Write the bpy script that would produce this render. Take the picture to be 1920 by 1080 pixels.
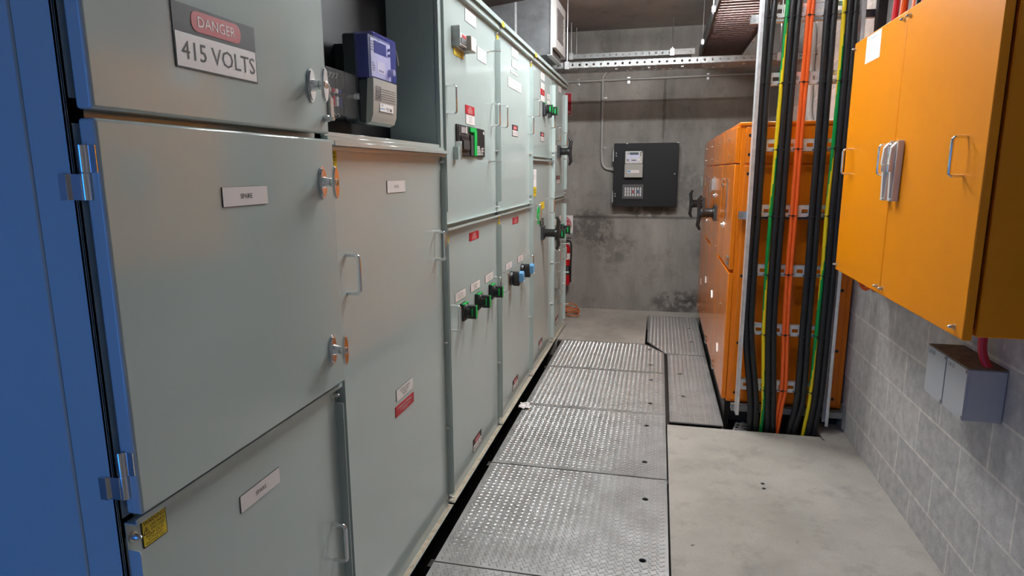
import bpy, bmesh, math, random
from mathutils import Vector, Matrix
from mathutils.geometry import tessellate_polygon
random.seed(7)
R = math.radians
S = bpy.context.scene
C = S.collection
for _o in list(bpy.data.objects):
    bpy.data.objects.remove(_o)

# ------------------------------------------------------------------ camera
YAW, PIT, ROL, FPX = R(13.0506), R(10.5279), R(-.25373), 1181.86
fw = Vector((-math.sin(YAW)*math.cos(PIT), math.cos(YAW)*math.cos(PIT), -math.sin(PIT)))
rt = Vector((math.cos(YAW), math.sin(YAW), 0)); up = rt.cross(fw)
r2 = rt*math.cos(ROL)+up*math.sin(ROL); u2 = up*math.cos(ROL)-rt*math.sin(ROL)
cam = bpy.data.cameras.new('camera'); cam.sensor_fit = 'HORIZONTAL'; cam.sensor_width = 36
cam.lens = FPX/1920*36; cam.clip_start = .02
co = bpy.data.objects.new('camera', cam); C.objects.link(co)
m = Matrix((r2, u2, -fw)).transposed().to_4x4(); m.translation = (0, 0, 1.6)
co.matrix_world = m; S.camera = co

# ------------------------------------------------------------------ world, lamps, exposure
S.view_settings.view_transform = 'Standard'; S.view_settings.look = 'None'
S.view_settings.exposure = 0.0; S.view_settings.gamma = 1; S.view_settings.use_curve_mapping = False
W = bpy.data.worlds.new('world'); S.world = W; W.use_nodes = True
W.node_tree.nodes['Background'].inputs[0].default_value = (.9, .95, 1, 1)
W.node_tree.nodes['Background'].inputs[1].default_value = .02
LAMP_W = 280.0          # emission of the fluorescent tubes
def area(name, loc, rot, sx, sy, power, col):
    l = bpy.data.lights.new(name, 'AREA'); l.shape = 'RECTANGLE'; l.size = sx; l.size_y = sy
    l.energy = power; l.color = col
    o = bpy.data.objects.new(name, l); C.objects.link(o); o.location = loc; o.rotation_euler = rot
    return o
# added blue area light in an unseen doorway, to tint faces turned to the camera
area('added_blue_light', (-1.75, -1.16, 1.15), (R(90), 0, 0), .9, 2.0, 19, (.025, .25, 1.0))

# ------------------------------------------------------------------ materials
def mat(name, col, rough=.5, metal=0, var=.0, scale=8, bump=0, bscale=60, coat=0, spec=.5, emit=0, alpha=1, trans=0, rvar=0, col2=None, ior=1.45, stretch=(1,1,1), detail=5):
    m = bpy.data.materials.new(name); m.use_nodes = True
    nt = m.node_tree; b = nt.nodes['Principled BSDF']; L = nt.links
    b.inputs['Base Color'].default_value = (*col, 1); b.inputs['Roughness'].default_value = rough
    b.inputs['Metallic'].default_value = metal; b.inputs['Specular IOR Level'].default_value = spec
    b.inputs['Coat Weight'].default_value = coat; b.inputs['Coat Roughness'].default_value = .12
    b.inputs['IOR'].default_value = ior
    if alpha < 1: b.inputs['Alpha'].default_value = alpha
    if trans: b.inputs['Transmission Weight'].default_value = trans
    if emit:
        b.inputs['Emission Color'].default_value = (*col, 1); b.inputs['Emission Strength'].default_value = emit
    if var or bump or rvar:
        tc = nt.nodes.new('ShaderNodeTexCoord')
        mp = nt.nodes.new('ShaderNodeMapping'); mp.inputs['Scale'].default_value = stretch
        L.new(tc.outputs['Object'], mp.inputs[0])
    if var or rvar:
        n = nt.nodes.new('ShaderNodeTexNoise'); n.inputs['Scale'].default_value = scale; n.inputs['Detail'].default_value = detail
        n.inputs['Roughness'].default_value = .62
        L.new(mp.outputs[0], n.inputs['Vector'])
    if var:
        r = nt.nodes.new('ShaderNodeValToRGB'); r.color_ramp.elements[0].position = .32; r.color_ramp.elements[1].position = .7
        c2 = col2 or tuple(c*(1-var) for c in col)
        r.color_ramp.elements[0].color = (*c2, 1); r.color_ramp.elements[1].color = (*[min(1, c*(1+var*.35)) for c in col], 1)
        L.new(n.outputs[0], r.inputs[0]); L.new(r.outputs[0], b.inputs['Base Color'])
        m['ramp'] = r.name
    if rvar:
        mr = nt.nodes.new('ShaderNodeMapRange'); mr.inputs[3].default_value = rough-rvar; mr.inputs[4].default_value = rough+rvar
        L.new(n.outputs[0], mr.inputs[0]); L.new(mr.outputs[0], b.inputs['Roughness'])
    if bump:
        n2 = nt.nodes.new('ShaderNodeTexNoise'); n2.inputs['Scale'].default_value = bscale; n2.inputs['Detail'].default_value = 6
        L.new(mp.outputs[0], n2.inputs['Vector'])
        bp = nt.nodes.new('ShaderNodeBump'); bp.inputs['Strength'].default_value = bump; bp.inputs['Distance'].default_value = .004
        L.new(n2.outputs[0], bp.inputs['Height']); L.new(bp.outputs[0], b.inputs['Normal'])
    return m

def concrete(name, col, dark, scale=1.6, streak=(1,1,1), bump=.25, pits=0, seam_z=None, patches=(), rough=.85, spotscale=26):
    """poured concrete: large clouds, fine grain, pores, optional formwork seam and stain patches (shapes of their own)"""
    m = mat(name, col, rough, 0, var=.3, scale=scale, bump=bump, bscale=90, col2=dark, stretch=streak, detail=9, spec=.3)
    nt = m.node_tree; L = nt.links; b = nt.nodes['Principled BSDF']
    src = nt.nodes[m['ramp']].outputs[0]
    tc = nt.nodes.new('ShaderNodeTexCoord')
    def mul(src, fac_socket, dcol):
        mx = nt.nodes.new('ShaderNodeMix'); mx.data_type = 'RGBA'; mx.blend_type = 'MIX'
        L.new(fac_socket, mx.inputs['Factor']); L.new(src, mx.inputs[6]); mx.inputs[7].default_value = (*dcol, 1)
        return mx.outputs[2]
    def math_(op, a, bb, clamp=True):
        n = nt.nodes.new('ShaderNodeMath'); n.operation = op; n.use_clamp = clamp
        for i, v in ((0, a), (1, bb)):
            if hasattr(v, 'links') or hasattr(v, 'node'): L.new(v, n.inputs[i])
            else: n.inputs[i].default_value = v
        return n.outputs[0]
    # fine grain
    g = nt.nodes.new('ShaderNodeTexNoise'); g.inputs['Scale'].default_value = spotscale*4; g.inputs['Detail'].default_value = 4
    L.new(tc.outputs['Object'], g.inputs['Vector'])
    mr = nt.nodes.new('ShaderNodeMapRange'); mr.inputs[1].default_value = .35; mr.inputs[2].default_value = .75; mr.inputs[3].default_value = .0; mr.inputs[4].default_value = .35
    L.new(g.outputs[0], mr.inputs[0]); src = mul(src, mr.outputs[0], dark)
    # dirt clouds
    g2 = nt.nodes.new('ShaderNodeTexNoise'); g2.inputs['Scale'].default_value = spotscale*.22; g2.inputs['Detail'].default_value = 10; g2.inputs['Roughness'].default_value = .7
    L.new(tc.outputs['Object'], g2.inputs['Vector'])
    mr = nt.nodes.new('ShaderNodeMapRange'); mr.inputs[1].default_value = .52; mr.inputs[2].default_value = .72; mr.inputs[4].default_value = .5
    L.new(g2.outputs[0], mr.inputs[0]); src = mul(src, mr.outputs[0], tuple(c*.6 for c in dark))
    if pits:
        v = nt.nodes.new('ShaderNodeTexVoronoi'); v.inputs['Scale'].default_value = pits
        wn = nt.nodes.new('ShaderNodeTexNoise'); wn.inputs['Scale'].default_value = 30; L.new(tc.outputs['Object'], wn.inputs['Vector'])
        vm = nt.nodes.new('ShaderNodeVectorMath'); vm.operation = 'MULTIPLY_ADD'; vm.inputs[1].default_value = (.07, .07, .07); L.new(wn.outputs[1], vm.inputs[0]); L.new(tc.outputs['Object'], vm.inputs[2])
        L.new(vm.outputs[0], v.inputs['Vector'])
        mr = nt.nodes.new('ShaderNodeMapRange'); mr.inputs[1].default_value = .03; mr.inputs[2].default_value = .06; mr.inputs[3].default_value = .8; mr.inputs[4].default_value = 0
        L.new(v.outputs['Distance'], mr.inputs[0]); src = mul(src, mr.outputs[0], (.05, .045, .04))
    sp = nt.nodes.new('ShaderNodeSeparateXYZ'); L.new(tc.outputs['Object'], sp.inputs[0])
    wob = nt.nodes.new('ShaderNodeTexNoise'); wob.inputs['Scale'].default_value = 9; wob.inputs['Detail'].default_value = 7; wob.inputs['Roughness'].default_value = .75
    L.new(tc.outputs['Object'], wob.inputs['Vector'])
    wv = math_('MULTIPLY_ADD', wob.outputs[0], 1.0, False)
    if seam_z is not None:
        d = math_('SUBTRACT', sp.outputs[2], seam_z, False); d = math_('ABSOLUTE', d, 0, False)
        w2 = math_('MULTIPLY', wob.outputs[0], .05, False)
        d = math_('DIVIDE', d, w2, False)
        f = math_('SUBTRACT', 1, d); f = math_('MULTIPLY', f, .75)
        src = mul(src, f, (.05, .045, .04))
    for (px, pz, rx, rz, st, ax) in patches:
        a = math_('SUBTRACT', sp.outputs[ax], px, False); a = math_('DIVIDE', a, rx, False); a = math_('MULTIPLY', a, a, False)
        c = math_('SUBTRACT', sp.outputs[2], pz, False); c = math_('DIVIDE', c, rz, False); c = math_('MULTIPLY', c, c, False)
        s = math_('ADD', a, c, False); s = math_('SUBTRACT', 1, s)
        t = math_('SUBTRACT', wob.outputs[0], .42, False); t = math_('MULTIPLY', t, 7)
        f = math_('MULTIPLY', s, t); f = math_('MULTIPLY', f, 2.2); f = math_('MULTIPLY', f, st)
        src = mul(src, f, (.035, .032, .03))
    L.new(src, b.inputs['Base Color'])
    return m

M = {}
M['paint'] = mat('grey_green_paint', (.43, .51, .49), .11, 0, var=.03, scale=1.2, bump=.01, bscale=260, spec=.85, detail=2)
M['dust'] = mat('dusty_ledge', (.5, .42, .31), .9, var=.35, scale=30)
M['orange'] = mat('orange_paint', (.86, .22, .008), .15, 0, var=.03, scale=3, bump=.015, bscale=300, spec=.5)
M['amber'] = mat('amber_orange_paint', (.83, .27, .002), .36, 0, var=.04, scale=3, bump=.05, bscale=300, spec=.3)
M['chrome'] = mat('chrome', (.82, .82, .82), .09, 1)
M['steel'] = mat('brushed_steel', (.62, .62, .61), .28, 1)
M['zinc'] = mat('galvanised_steel', (.74, .75, .75), .36, .45, var=.2, scale=25, rvar=.08)
M['zincdull'] = mat('dull_galvanised_steel', (.38, .39, .385), .5, .6, var=.25, scale=14, rvar=.1)
M['darkzinc'] = mat('dark_dull_zinc', (.10, .10, .10), .55, .4, var=.3, scale=14)  # ladder tray rails kept dark in colour, though a lamp faces them
M['duct'] = mat('darkened_duct_sheet', (.20, .205, .21), .5, .6, var=.3, scale=9, rvar=.1)  # base colour darkened to offset too much lamp light on the duct
M['louvre'] = mat('darkened_white_grille', (.40, .385, .37), .5)  # white lowered in the colour to hold down lamp glare on the louvres
M['tread'] = mat('galvanised_tread_plate', (.43, .43, .425), .42, .5, var=.28, scale=6, rvar=.1, bump=.05, bscale=160, col2=(.31, .30, .285))
M['treadbar'] = mat('worn_tread_bar', (.60, .60, .59), .32, .6)
M['black'] = mat('black_plastic', (.012, .012, .013), .35)
M['blackmet'] = mat('black_channel_steel', (.02, .017, .015), .55)
M['panelblack'] = mat('black_panel_board', (.008, .008, .0095), .55, bump=.05, bscale=200, spec=.3)
M['rubber'] = mat('black_cable_sheath', (.016, .016, .017), .38, var=.3, scale=40, bump=.05, bscale=40)
M['cgreen'] = mat('green_cable_sheath', (.0, .27, .05), .35)
M['cyellow'] = mat('yellow_cable_sheath', (.80, .60, .01), .35)
M['corange'] = mat('orange_cable_sheath', (.82, .12, .015), .35)
M['cred'] = mat('red_cable_sheath', (.55, .02, .03), .35)
M['white'] = mat('white_label_plastic', (.76, .72, .70), .45)
M['paper'] = mat('white_paper', (.80, .80, .80), .8)
M['ink'] = mat('black_ink', (.02, .02, .02), .6)
M['inkgrey'] = mat('faded_grey_print', (.28, .26, .27), .6)
M['red'] = mat('red_label', (.42, .012, .022), .4)
M['redpaint'] = mat('red_enamel', (.45, .012, .015), .25)
M['yellow'] = mat('yellow_label', (.80, .60, .02), .45)
M['green'] = mat('green_plastic', (.0, .42, .07), .4)
M['teal'] = mat('teal_tag', (.02, .45, .38), .4)
M['greydk'] = mat('dark_grey_plastic', (.035, .038, .04), .5)
M['greymeter'] = mat('grey_meter_cover', (.36, .345, .31), .45)
M['lilac'] = mat('lilac_meter_face', (.62, .62, .76), .4)
M['lcd'] = mat('meter_display', (.03, .04, .09), .2)
M['lcdgrey'] = mat('grey_display', (.10, .13, .14), .2)
M['bluecap'] = mat('blue_plastic', (.12, .32, .55), .4)
M['navy'] = mat('navy_plastic', (.03, .05, .30), .4)
M['meterbody'] = mat('dark_meter_body', (.02, .02, .05), .4)
M['clear'] = mat('clear_plastic', (.75, .75, .77), .06, alpha=.12, spec=.6)
M['clearblue'] = mat('clear_blue_plastic', (.22, .24, .95), .1, alpha=.22, spec=.6)
M['pvc'] = mat('grey_pvc', (.36, .345, .32), .45)
M['cream'] = mat('white_abs_plastic', (.72, .68, .63), .4)
M['grille'] = mat('white_grille', (.55, .53, .51), .45)
M['jbox'] = mat('grey_box_plastic', (.46, .46, .47), .45)
M['jtop'] = mat('dusty_brown_lid', (.20, .14, .10), .9, var=.4, scale=40)
M['darkhole'] = mat('dark_interior', (.008, .008, .008), .8)
M['lampwhite'] = mat('white_lamp_body', (.75, .75, .75), .5)
M['tube'] = mat('lit_diffuser', (.94, .975, 1), .5, emit=LAMP_W)
M['dimtube'] = mat('dim_lit_diffuser', (.95, .975, 1), .5, emit=LAMP_W*.36)  # same tube with weaker emission, balanced against the far batten
M['cordorange'] = mat('orange_cord', (.60, .18, .06), .5)
M['slab'] = concrete('floor_concrete', (.47, .435, .385), (.31, .285, .25), 1.3, pits=4.2, bump=.2)
M['backc'] = concrete('back_wall_concrete', (.36, .33, .30), (.19, .173, .155), 1.5, streak=(1.6, 1, .45), seam_z=1.075,
                      patches=((.22, .10, .30, .16, .6, 0), (.42, .16, .15, .12, .5, 0), (-.75, .95, .30, .25, .5, 0), (-.1, 1.15, .30, .09, .6, 0), (-.5, .72, .30, .20, .35, 0), (.02, 2.25, .02, .42, .45, 0), (.3, 1.4, .2, .3, .3, 0)), bump=.4)
M['ceil'] = concrete('ceiling_concrete', (.50, .48, .46), (.36, .345, .33), .9, bump=.2)
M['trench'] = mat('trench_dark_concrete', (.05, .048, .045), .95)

def block_wall(name):
    m = mat(name, (.58, .55, .52), .9, 0, var=.22, scale=22, bump=.5, bscale=130, col2=(.43, .405, .385), detail=10, spec=.25)
    nt = m.node_tree; L = nt.links; b = nt.nodes['Principled BSDF']; src = nt.nodes[m['ramp']].outputs[0]
    tc = nt.nodes.new('ShaderNodeTexCoord'); sp = nt.nodes.new('ShaderNodeSeparateXYZ'); L.new(tc.outputs['Object'], sp.inputs[0])
    ad = nt.nodes.new('ShaderNodeMath'); ad.inputs[1].default_value = .05; L.new(sp.outputs[2], ad.inputs[0])
    cb = nt.nodes.new('ShaderNodeCombineXYZ'); L.new(sp.outputs[1], cb.inputs[0]); L.new(ad.outputs[0], cb.inputs[1])
    br = nt.nodes.new('ShaderNodeTexBrick'); br.offset = .5; br.inputs['Scale'].default_value = 1
    br.inputs['Mortar Size'].default_value = .0065; br.inputs['Mortar Smooth'].default_value = .15; br.inputs['Brick Width'].default_value = .4; br.inputs['Row Height'].default_value = .2
    br.inputs['Color1'].default_value = (1, 1, 1, 1); br.inputs['Color2'].default_value = (.88, .88, .89, 1); br.inputs['Mortar'].default_value = (1.25, 1.22, 1.17, 1)
    L.new(cb.outputs[0], br.inputs['Vector'])
    mx = nt.nodes.new('ShaderNodeMix'); mx.data_type = 'RGBA'; mx.blend_type = 'MULTIPLY'; mx.inputs['Factor'].default_value = 1
    L.new(src, mx.inputs[6]); L.new(br.outputs['Color'], mx.inputs[7]); L.new(mx.outputs[2], b.inputs['Base Color'])
    bp = nt.nodes.new('ShaderNodeBump'); bp.invert = True; bp.inputs['Strength'].default_value = .7; bp.inputs['Distance'].default_value = .004
    L.new(br.outputs['Fac'], bp.inputs['Height'])
    old = b.inputs['Normal'].links[0].from_node; L.new(old.outputs[0], bp.inputs['Normal']); L.new(bp.outputs[0], b.inputs['Normal'])
    return m
M['block'] = block_wall('concrete_block_wall')

# ------------------------------------------------------------------ geometry helpers
def frame(o, u, v):
    u = Vector(u).normalized(); v = Vector(v).normalized(); n = u.cross(v)
    m = Matrix((u, v, n)).transposed().to_4x4(); m.translation = o
    return m
def shift(f, a, b, c=0):
    return f @ Matrix.Translation((a, b, c))
def spin(f, ang):
    return f @ Matrix.Rotation(ang, 4, 'Z')
ID = Matrix.Identity(4)
TXT = {}
def glyphs(s):
    if s not in TXT:
        c = bpy.data.curves.new('t', 'FONT'); c.body = s; c.resolution_u = 2; c.align_x = 'LEFT'
        o = bpy.data.objects.new('t', c); me = bpy.data.meshes.new_from_object(o)
        vs = [v.co.copy() for v in me.vertices]; fs = [tuple(p.vertices) for p in me.polygons]
        bpy.data.objects.remove(o); bpy.data.curves.remove(c); bpy.data.meshes.remove(me)
        x0 = min(v.x for v in vs); x1 = max(v.x for v in vs); y0 = min(v.y for v in vs); y1 = max(v.y for v in vs)
        TXT[s] = ([((v.x-x0)/(x1-x0)-.5, (v.y-y0)/(y1-y0)-.5) for v in vs], fs, (x1-x0)/(y1-y0))
    return TXT[s]

class G:
    """collects shapes, all given in the frame f (a right, b up, c outward), into one mesh"""
    def __init__(s, f=ID): s.v = []; s.f = []; s.m = []; s.mats = []; s.F = f
    def mi(s, name):
        if name not in s.mats: s.mats.append(name)
        return s.mats.index(name)
    def add(s, vs, fs, mt, f=None):
        k = len(s.v); F = s.F if f is None else f; i = s.mi(mt)
        s.v += [F @ Vector(v) for v in vs]; s.f += [tuple(j+k for j in q) for q in fs]; s.m += [i]*len(fs)
        return s
    def box(s, a0, a1, b0, b1, c0, c1, mt, f=None):
        vs = [(a, b, c) for c in (c0, c1) for b in (b0, b1) for a in (a0, a1)]
        return s.add(vs, [(0, 2, 3, 1), (4, 5, 7, 6), (0, 1, 5, 4), (2, 6, 7, 3), (0, 4, 6, 2), (1, 3, 7, 5)], mt, f)
    def prism(s, pts, c0, c1, mt, holes=(), f=None, inset=0):
        """polygon with holes in the a-b plane, thickness c0..c1"""
        loops = [list(pts)]+[list(h) for h in holes]
        tri = tessellate_polygon([[Vector((p[0], p[1], 0)) for p in l] for l in loops])
        flat = [p for l in loops for p in l]; n = len(flat)
        ar = sum(pts[i][0]*pts[(i+1) % len(pts)][1]-pts[(i+1) % len(pts)][0]*pts[i][1] for i in range(len(pts)))
        vs = [(p[0], p[1], c0) for p in flat]+[(p[0], p[1], c1) for p in flat]
        fs = []
        for t in tri:
            a, b, c = [Vector(flat[j]) for j in t]
            ccw = (b-a).x*(c-a).y-(b-a).y*(c-a).x > 0
            t = tuple(t) if ccw else tuple(reversed(t))
            fs.append(tuple(j+n for j in t)); fs.append(tuple(reversed(t)))
        k = 0
        for li, l in enumerate(loops):
            A = sum(l[i][0]*l[(i+1) % len(l)][1]-l[(i+1) % len(l)][0]*l[i][1] for i in range(len(l)))
            for i in range(len(l)):
                p, q = k+i, k+(i+1) % len(l)
                fwd = (A > 0) == (li == 0)
                fs.append((p, q, q+n, p+n) if fwd else (q, p, p+n, q+n))
            k += len(l)
        return s.add(vs, fs, mt, f)
    def tube(s, pts, r, mt, seg=10, f=None, cap=True, rad=None, stripe=None, closed=False):
        P = [Vector(p) for p in pts]; n = len(P); vs = []; fs = []; mats = []
        prev = None
        for i, p in enumerate(P):
            if closed: t = (P[(i+1) % n]-P[i-1]).normalized()
            else: t = (P[min(i+1, n-1)]-P[max(i-1, 0)]).normalized()
            if prev is None:
                q = Vector((0, 0, 1)) if abs(t.z) < .9 else Vector((1, 0, 0))
                nrm = (q-t*q.dot(t)).normalized()
            else: nrm = (prev-t*prev.dot(t)).normalized()
            prev = nrm; bn = t.cross(nrm); rr = rad[i] if rad else r
            for j in range(seg):
                a = 2*math.pi*j/seg; vs.append(p+nrm*math.cos(a)*rr+bn*math.sin(a)*rr)
        for i in range(n if closed else n-1):
            for j in range(seg):
                a, b = i*seg+j, i*seg+(j+1) % seg; k = ((i+1) % n)*seg
                fs.append((a, b, k+(j+1) % seg, k+j))
        if stripe is None:
            if cap and not closed: fs += [tuple(reversed(range(seg))), tuple(range((n-1)*seg, n*seg))]
            return s.add(vs, fs, mt, f)
        k = len(s.v); F = s.F if f is None else f
        s.v += [F @ Vector(v) for v in vs]; i1, i2 = s.mi(mt), s.mi(stripe[0])
        for idx, q in enumerate(fs):
            s.f.append(tuple(j+k for j in q)); i, j = divmod(idx, seg)
            ph = stripe[1](i)/(2*math.pi)*seg
            s.m.append(i2 if ((j-ph) % seg) < seg*.5 else i1)
        return s
    def lathe(s, prof, mt, seg=20, f=None, sx=1, sy=1):
        """profile (radius, c) spun about the frame's c axis"""
        vs = []; fs = []
        for r, c in prof:
            for j in range(seg):
                a = 2*math.pi*j/seg; vs.append((math.cos(a)*r*sx, math.sin(a)*r*sy, c))
        for i in range(len(prof)-1):
            for j in range(seg):
                a, b = i*seg+j, i*seg+(j+1) % seg
                fs.append((a, b, b+seg, a+seg))
        fs += [tuple(reversed(range(seg))), tuple(range((len(prof)-1)*seg, len(prof)*seg))]
        return s.add(vs, fs, mt, f)
    def text(s, txt, a, b, c, h, mt, maxw=None, align='C', f=None):
        vs, fs, asp = glyphs(txt); w = h*asp
        if maxw and w > maxw: w = maxw
        dx = {'C': 0, 'L': w/2, 'R': -w/2}[align]
        return s.add([(a+dx+x*w, b+y*h, c) for x, y in vs], fs, mt, f)
    def build(s, name, parent=None, bevel=0, smooth=True, ang=35, seg=1):
        me = bpy.data.meshes.new(name)
        off = Vector(WORLD.get(parent.name, (0, 0, 0))) if parent else Vector()
        me.from_pydata([v-off for v in s.v], [], s.f)
        for n in s.mats: me.materials.append(M[n])
        me.polygons.foreach_set('material_index', s.m)
        if smooth:
            me.polygons.foreach_set('use_smooth', [True]*len(s.f)); me.update(); me.set_sharp_from_angle(angle=R(ang))
        me.update()
        o = bpy.data.objects.new(name, me); C.objects.link(o)
        if parent: o.parent = parent; WORLD[o.name] = off
        if bevel:
            b = o.modifiers.new('bevel', 'BEVEL'); b.width = bevel; b.segments = seg; b.limit_method = 'ANGLE'; b.angle_limit = R(50); b.harden_normals = False
        return o
WORLD = {}
def thing(name, label, cat, loc, group=None):
    o = bpy.data.objects.new(name, None); o.empty_display_size = .1; C.objects.link(o); o.location = loc
    WORLD[o.name] = tuple(loc); o['label'] = label; o['category'] = cat
    if group: o['group'] = group
    return o
def tag(o, label, cat, group=None, kind=None):
    o['label'] = label; o['category'] = cat
    if group: o['group'] = group
    if kind: o['kind'] = kind
    return o
def struct(o, label=None, cat=None):
    o['kind'] = 'structure'
    if label: o['label'] = label; o['category'] = cat
    return o
def ellipse(a, b, ra, rb, n=20):
    return [(a+ra*math.cos(2*math.pi*i/n), b+rb*math.sin(2*math.pi*i/n)) for i in range(n)]
def rrect(a0, a1, b0, b1, r, n=4):
    o = []
    for cx, cy, st in ((a1-r, b1-r, 0), (a0+r, b1-r, 90), (a0+r, b0+r, 180), (a1-r, b0+r, 270)):
        for i in range(n+1):
            t = R(st+90*i/n); o.append((cx+r*math.cos(t), cy+r*math.sin(t)))
    return o
def curve(pts, n=8):
    """Catmull-Rom through points"""
    P = [Vector(p) for p in pts]; P = [P[0]*2-P[1]]+P+[P[-1]*2-P[-2]]; out = []
    for i in range(1, len(P)-2):
        a, b, c, d = P[i-1:i+3]
        for k in range(n):
            t = k/n; out.append(.5*((2*b)+(c-a)*t+(2*a-5*b+4*c-d)*t*t+(3*b-a-3*c+d)*t*t*t))
    return out+[P[-2]]

# ------------------------------------------------------------------ the setting
XW, YB, ZC = 1.166, 7.30, 3.10
g = G()                                                     # slab in front of the cable pit, far floor, strips; the trench is open
g.box(.104, XW, -1.3, 3.93, -.16, 0, 'slab')
g.box(1.02, XW, 3.93, YB, -.16, 0, 'slab')
g.prism([(-2.3, 5.85), (-.08, 5.85), (-.08, YB), (-2.3, YB)], -.16, -.001, 'slab')
g.box(-.08, 1.02, 7.05, YB, -.16, -.001, 'slab')
g.box(-2.3, -1.80, -1.3, 5.85, -.16, 0, 'slab')
g.box(-1.80, .104, -1.3, 1.25, -.16, 0, 'slab')
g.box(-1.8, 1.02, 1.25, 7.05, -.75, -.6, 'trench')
struct(g.build('floor', smooth=False))
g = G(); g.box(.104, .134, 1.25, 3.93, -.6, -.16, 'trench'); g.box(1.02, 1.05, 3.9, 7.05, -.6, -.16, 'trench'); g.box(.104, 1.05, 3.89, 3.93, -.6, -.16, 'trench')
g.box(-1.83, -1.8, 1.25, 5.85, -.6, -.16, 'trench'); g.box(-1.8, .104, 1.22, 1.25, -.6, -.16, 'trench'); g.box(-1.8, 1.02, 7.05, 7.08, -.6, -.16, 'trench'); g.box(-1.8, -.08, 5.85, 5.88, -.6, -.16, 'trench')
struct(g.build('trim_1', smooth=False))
g = G(); g.box(-2.45, XW+.2, YB, YB+.2, -.16, ZC, 'backc'); struct(g.build('wall_back', smooth=False))
g = G(); g.box(XW, XW+.2, -1.3, YB, -.16, ZC, 'block'); struct(g.build('wall_right', smooth=False))
g = G(); g.box(-2.45, -2.3, -1.3, YB, -.16, ZC, 'backc'); struct(g.build('wall_left', smooth=False))
g = G(frame((0, -1.3, 0), (1, 0, 0), (0, 0, 1)))
g.prism([(-2.45, -.16), (XW+.2, -.16), (XW+.2, ZC), (-2.45, ZC)], 0, .15, 'ceil', holes=[[(-2.2, .02), (-1.3, .02), (-1.3, 2.15), (-2.2, 2.15)]])
struct(g.build('wall_rear', smooth=False))
g = G(); g.box(-2.45, XW+.2, -1.45, YB+.2, ZC, ZC+.2, 'ceil'); struct(g.build('ceiling', smooth=False))

random.seed(11)
for k, (x, y, r, lab) in enumerate(((.578, 3.24, .009, 'small dark bolt hole in the bare slab, the farther of two'), (.576, 3.188, .009, 'small dark bolt hole in the bare slab, the nearer of two'))):
    g = G(); g.prism([(x+r*(1+.3*random.random())*math.cos(q*.7), y+r*(1+.3*random.random())*math.sin(q*.7)) for q in range(9)], -.002, .0008, 'darkhole'); tag(g.build('bolt_hole_disc', smooth=False), lab, 'bolt hole')  # flat dark disc stands for the shaded inside of a bolt hole
# two fluorescent battens across the aisle, close under the ceiling
for LX, LY, mt, lab in ((-.02, 3.0, 'dimtube', 'fluorescent batten across the aisle ceiling, nearer the camera'), (.08, 4.35, 'tube', 'fluorescent batten across the aisle ceiling, nearer the far wall')):
    t = thing('batten_light', lab, 'light', (LX, LY, ZC), 'ceiling battens')
    F = shift(ID, LX, LY, ZC)
    g = G(F); g.box(-.62, .62, -.018, .018, -.055, -.0005, 'lampwhite'); g.build('lamp_body', t, bevel=.004)
    for q in (-.032, .032):
        g = G(F); g.tube([(-.59, q, -.095), (.59, q, -.095)], .014, mt, 12); g.build('lamp_tube', t)
    for q in (-.6, .6):
        g = G(F); g.box(q-.012, q+.012, -.05, .05, -.115, -.055, 'lampwhite'); g.build('lamp_holder', t)

# ------------------------------------------------------------------ the grey-green switchboard along the left
XF = -.935
FB = frame((XF, 0, 0), (0, 1, 0), (0, 0, 1))                # a = distance along the aisle, b = height, c = out of the panel
ZT = 2.43

def label(parent, f, a, b, w, h, lines, bg='white', fg='ink', name='label_plate', th=.0025, text=None, edge='ink'):
    g = G(f); g.box(a-w/2, a+w/2, b-h/2, b+h/2, 0, th*.8, edge); g.box(a-w/2+.0005, a+w/2-.0005, b-h/2+.0005, b+h/2-.0005, th*.8, th, bg)
    n = len(lines)
    for i, l in enumerate(lines):
        t, hh, yy = l if isinstance(l, tuple) else (l, .55/max(n, 1.6), .5-(i+.5)/n)
        g.text(t, a, b+yy*h*.86, th+.0004, h*hh, fg, maxw=w*.86)
    o = g.build(name, parent, smooth=False)
    if text: o['label'] = text
    return o
def danger(parent, f, a, b, w=.165, h=.072, big='415 VOLTS'):
    g = G(f); g.box(a-w/2, a+w/2, b-h/2, b+h/2, 0, .002, 'ink')
    g.prism(rrect(a-w*.30, a+w*.30, b+h*.08, b+h*.42, h*.16), .002, .0026, 'red'); g.text('DANGER', a, b+h*.25, .003, h*.2, 'white', maxw=w*.5)
    g.box(a-w*.47, a+w*.47, b-h*.45, b+h*.02, .002, .0026, 'white'); g.text(big, a, b-h*.215, .003, h*.32, 'ink', maxw=w*.86)
    o = g.build('danger_label', parent, smooth=False); o['label'] = 'black, red and white danger voltage label'
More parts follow.
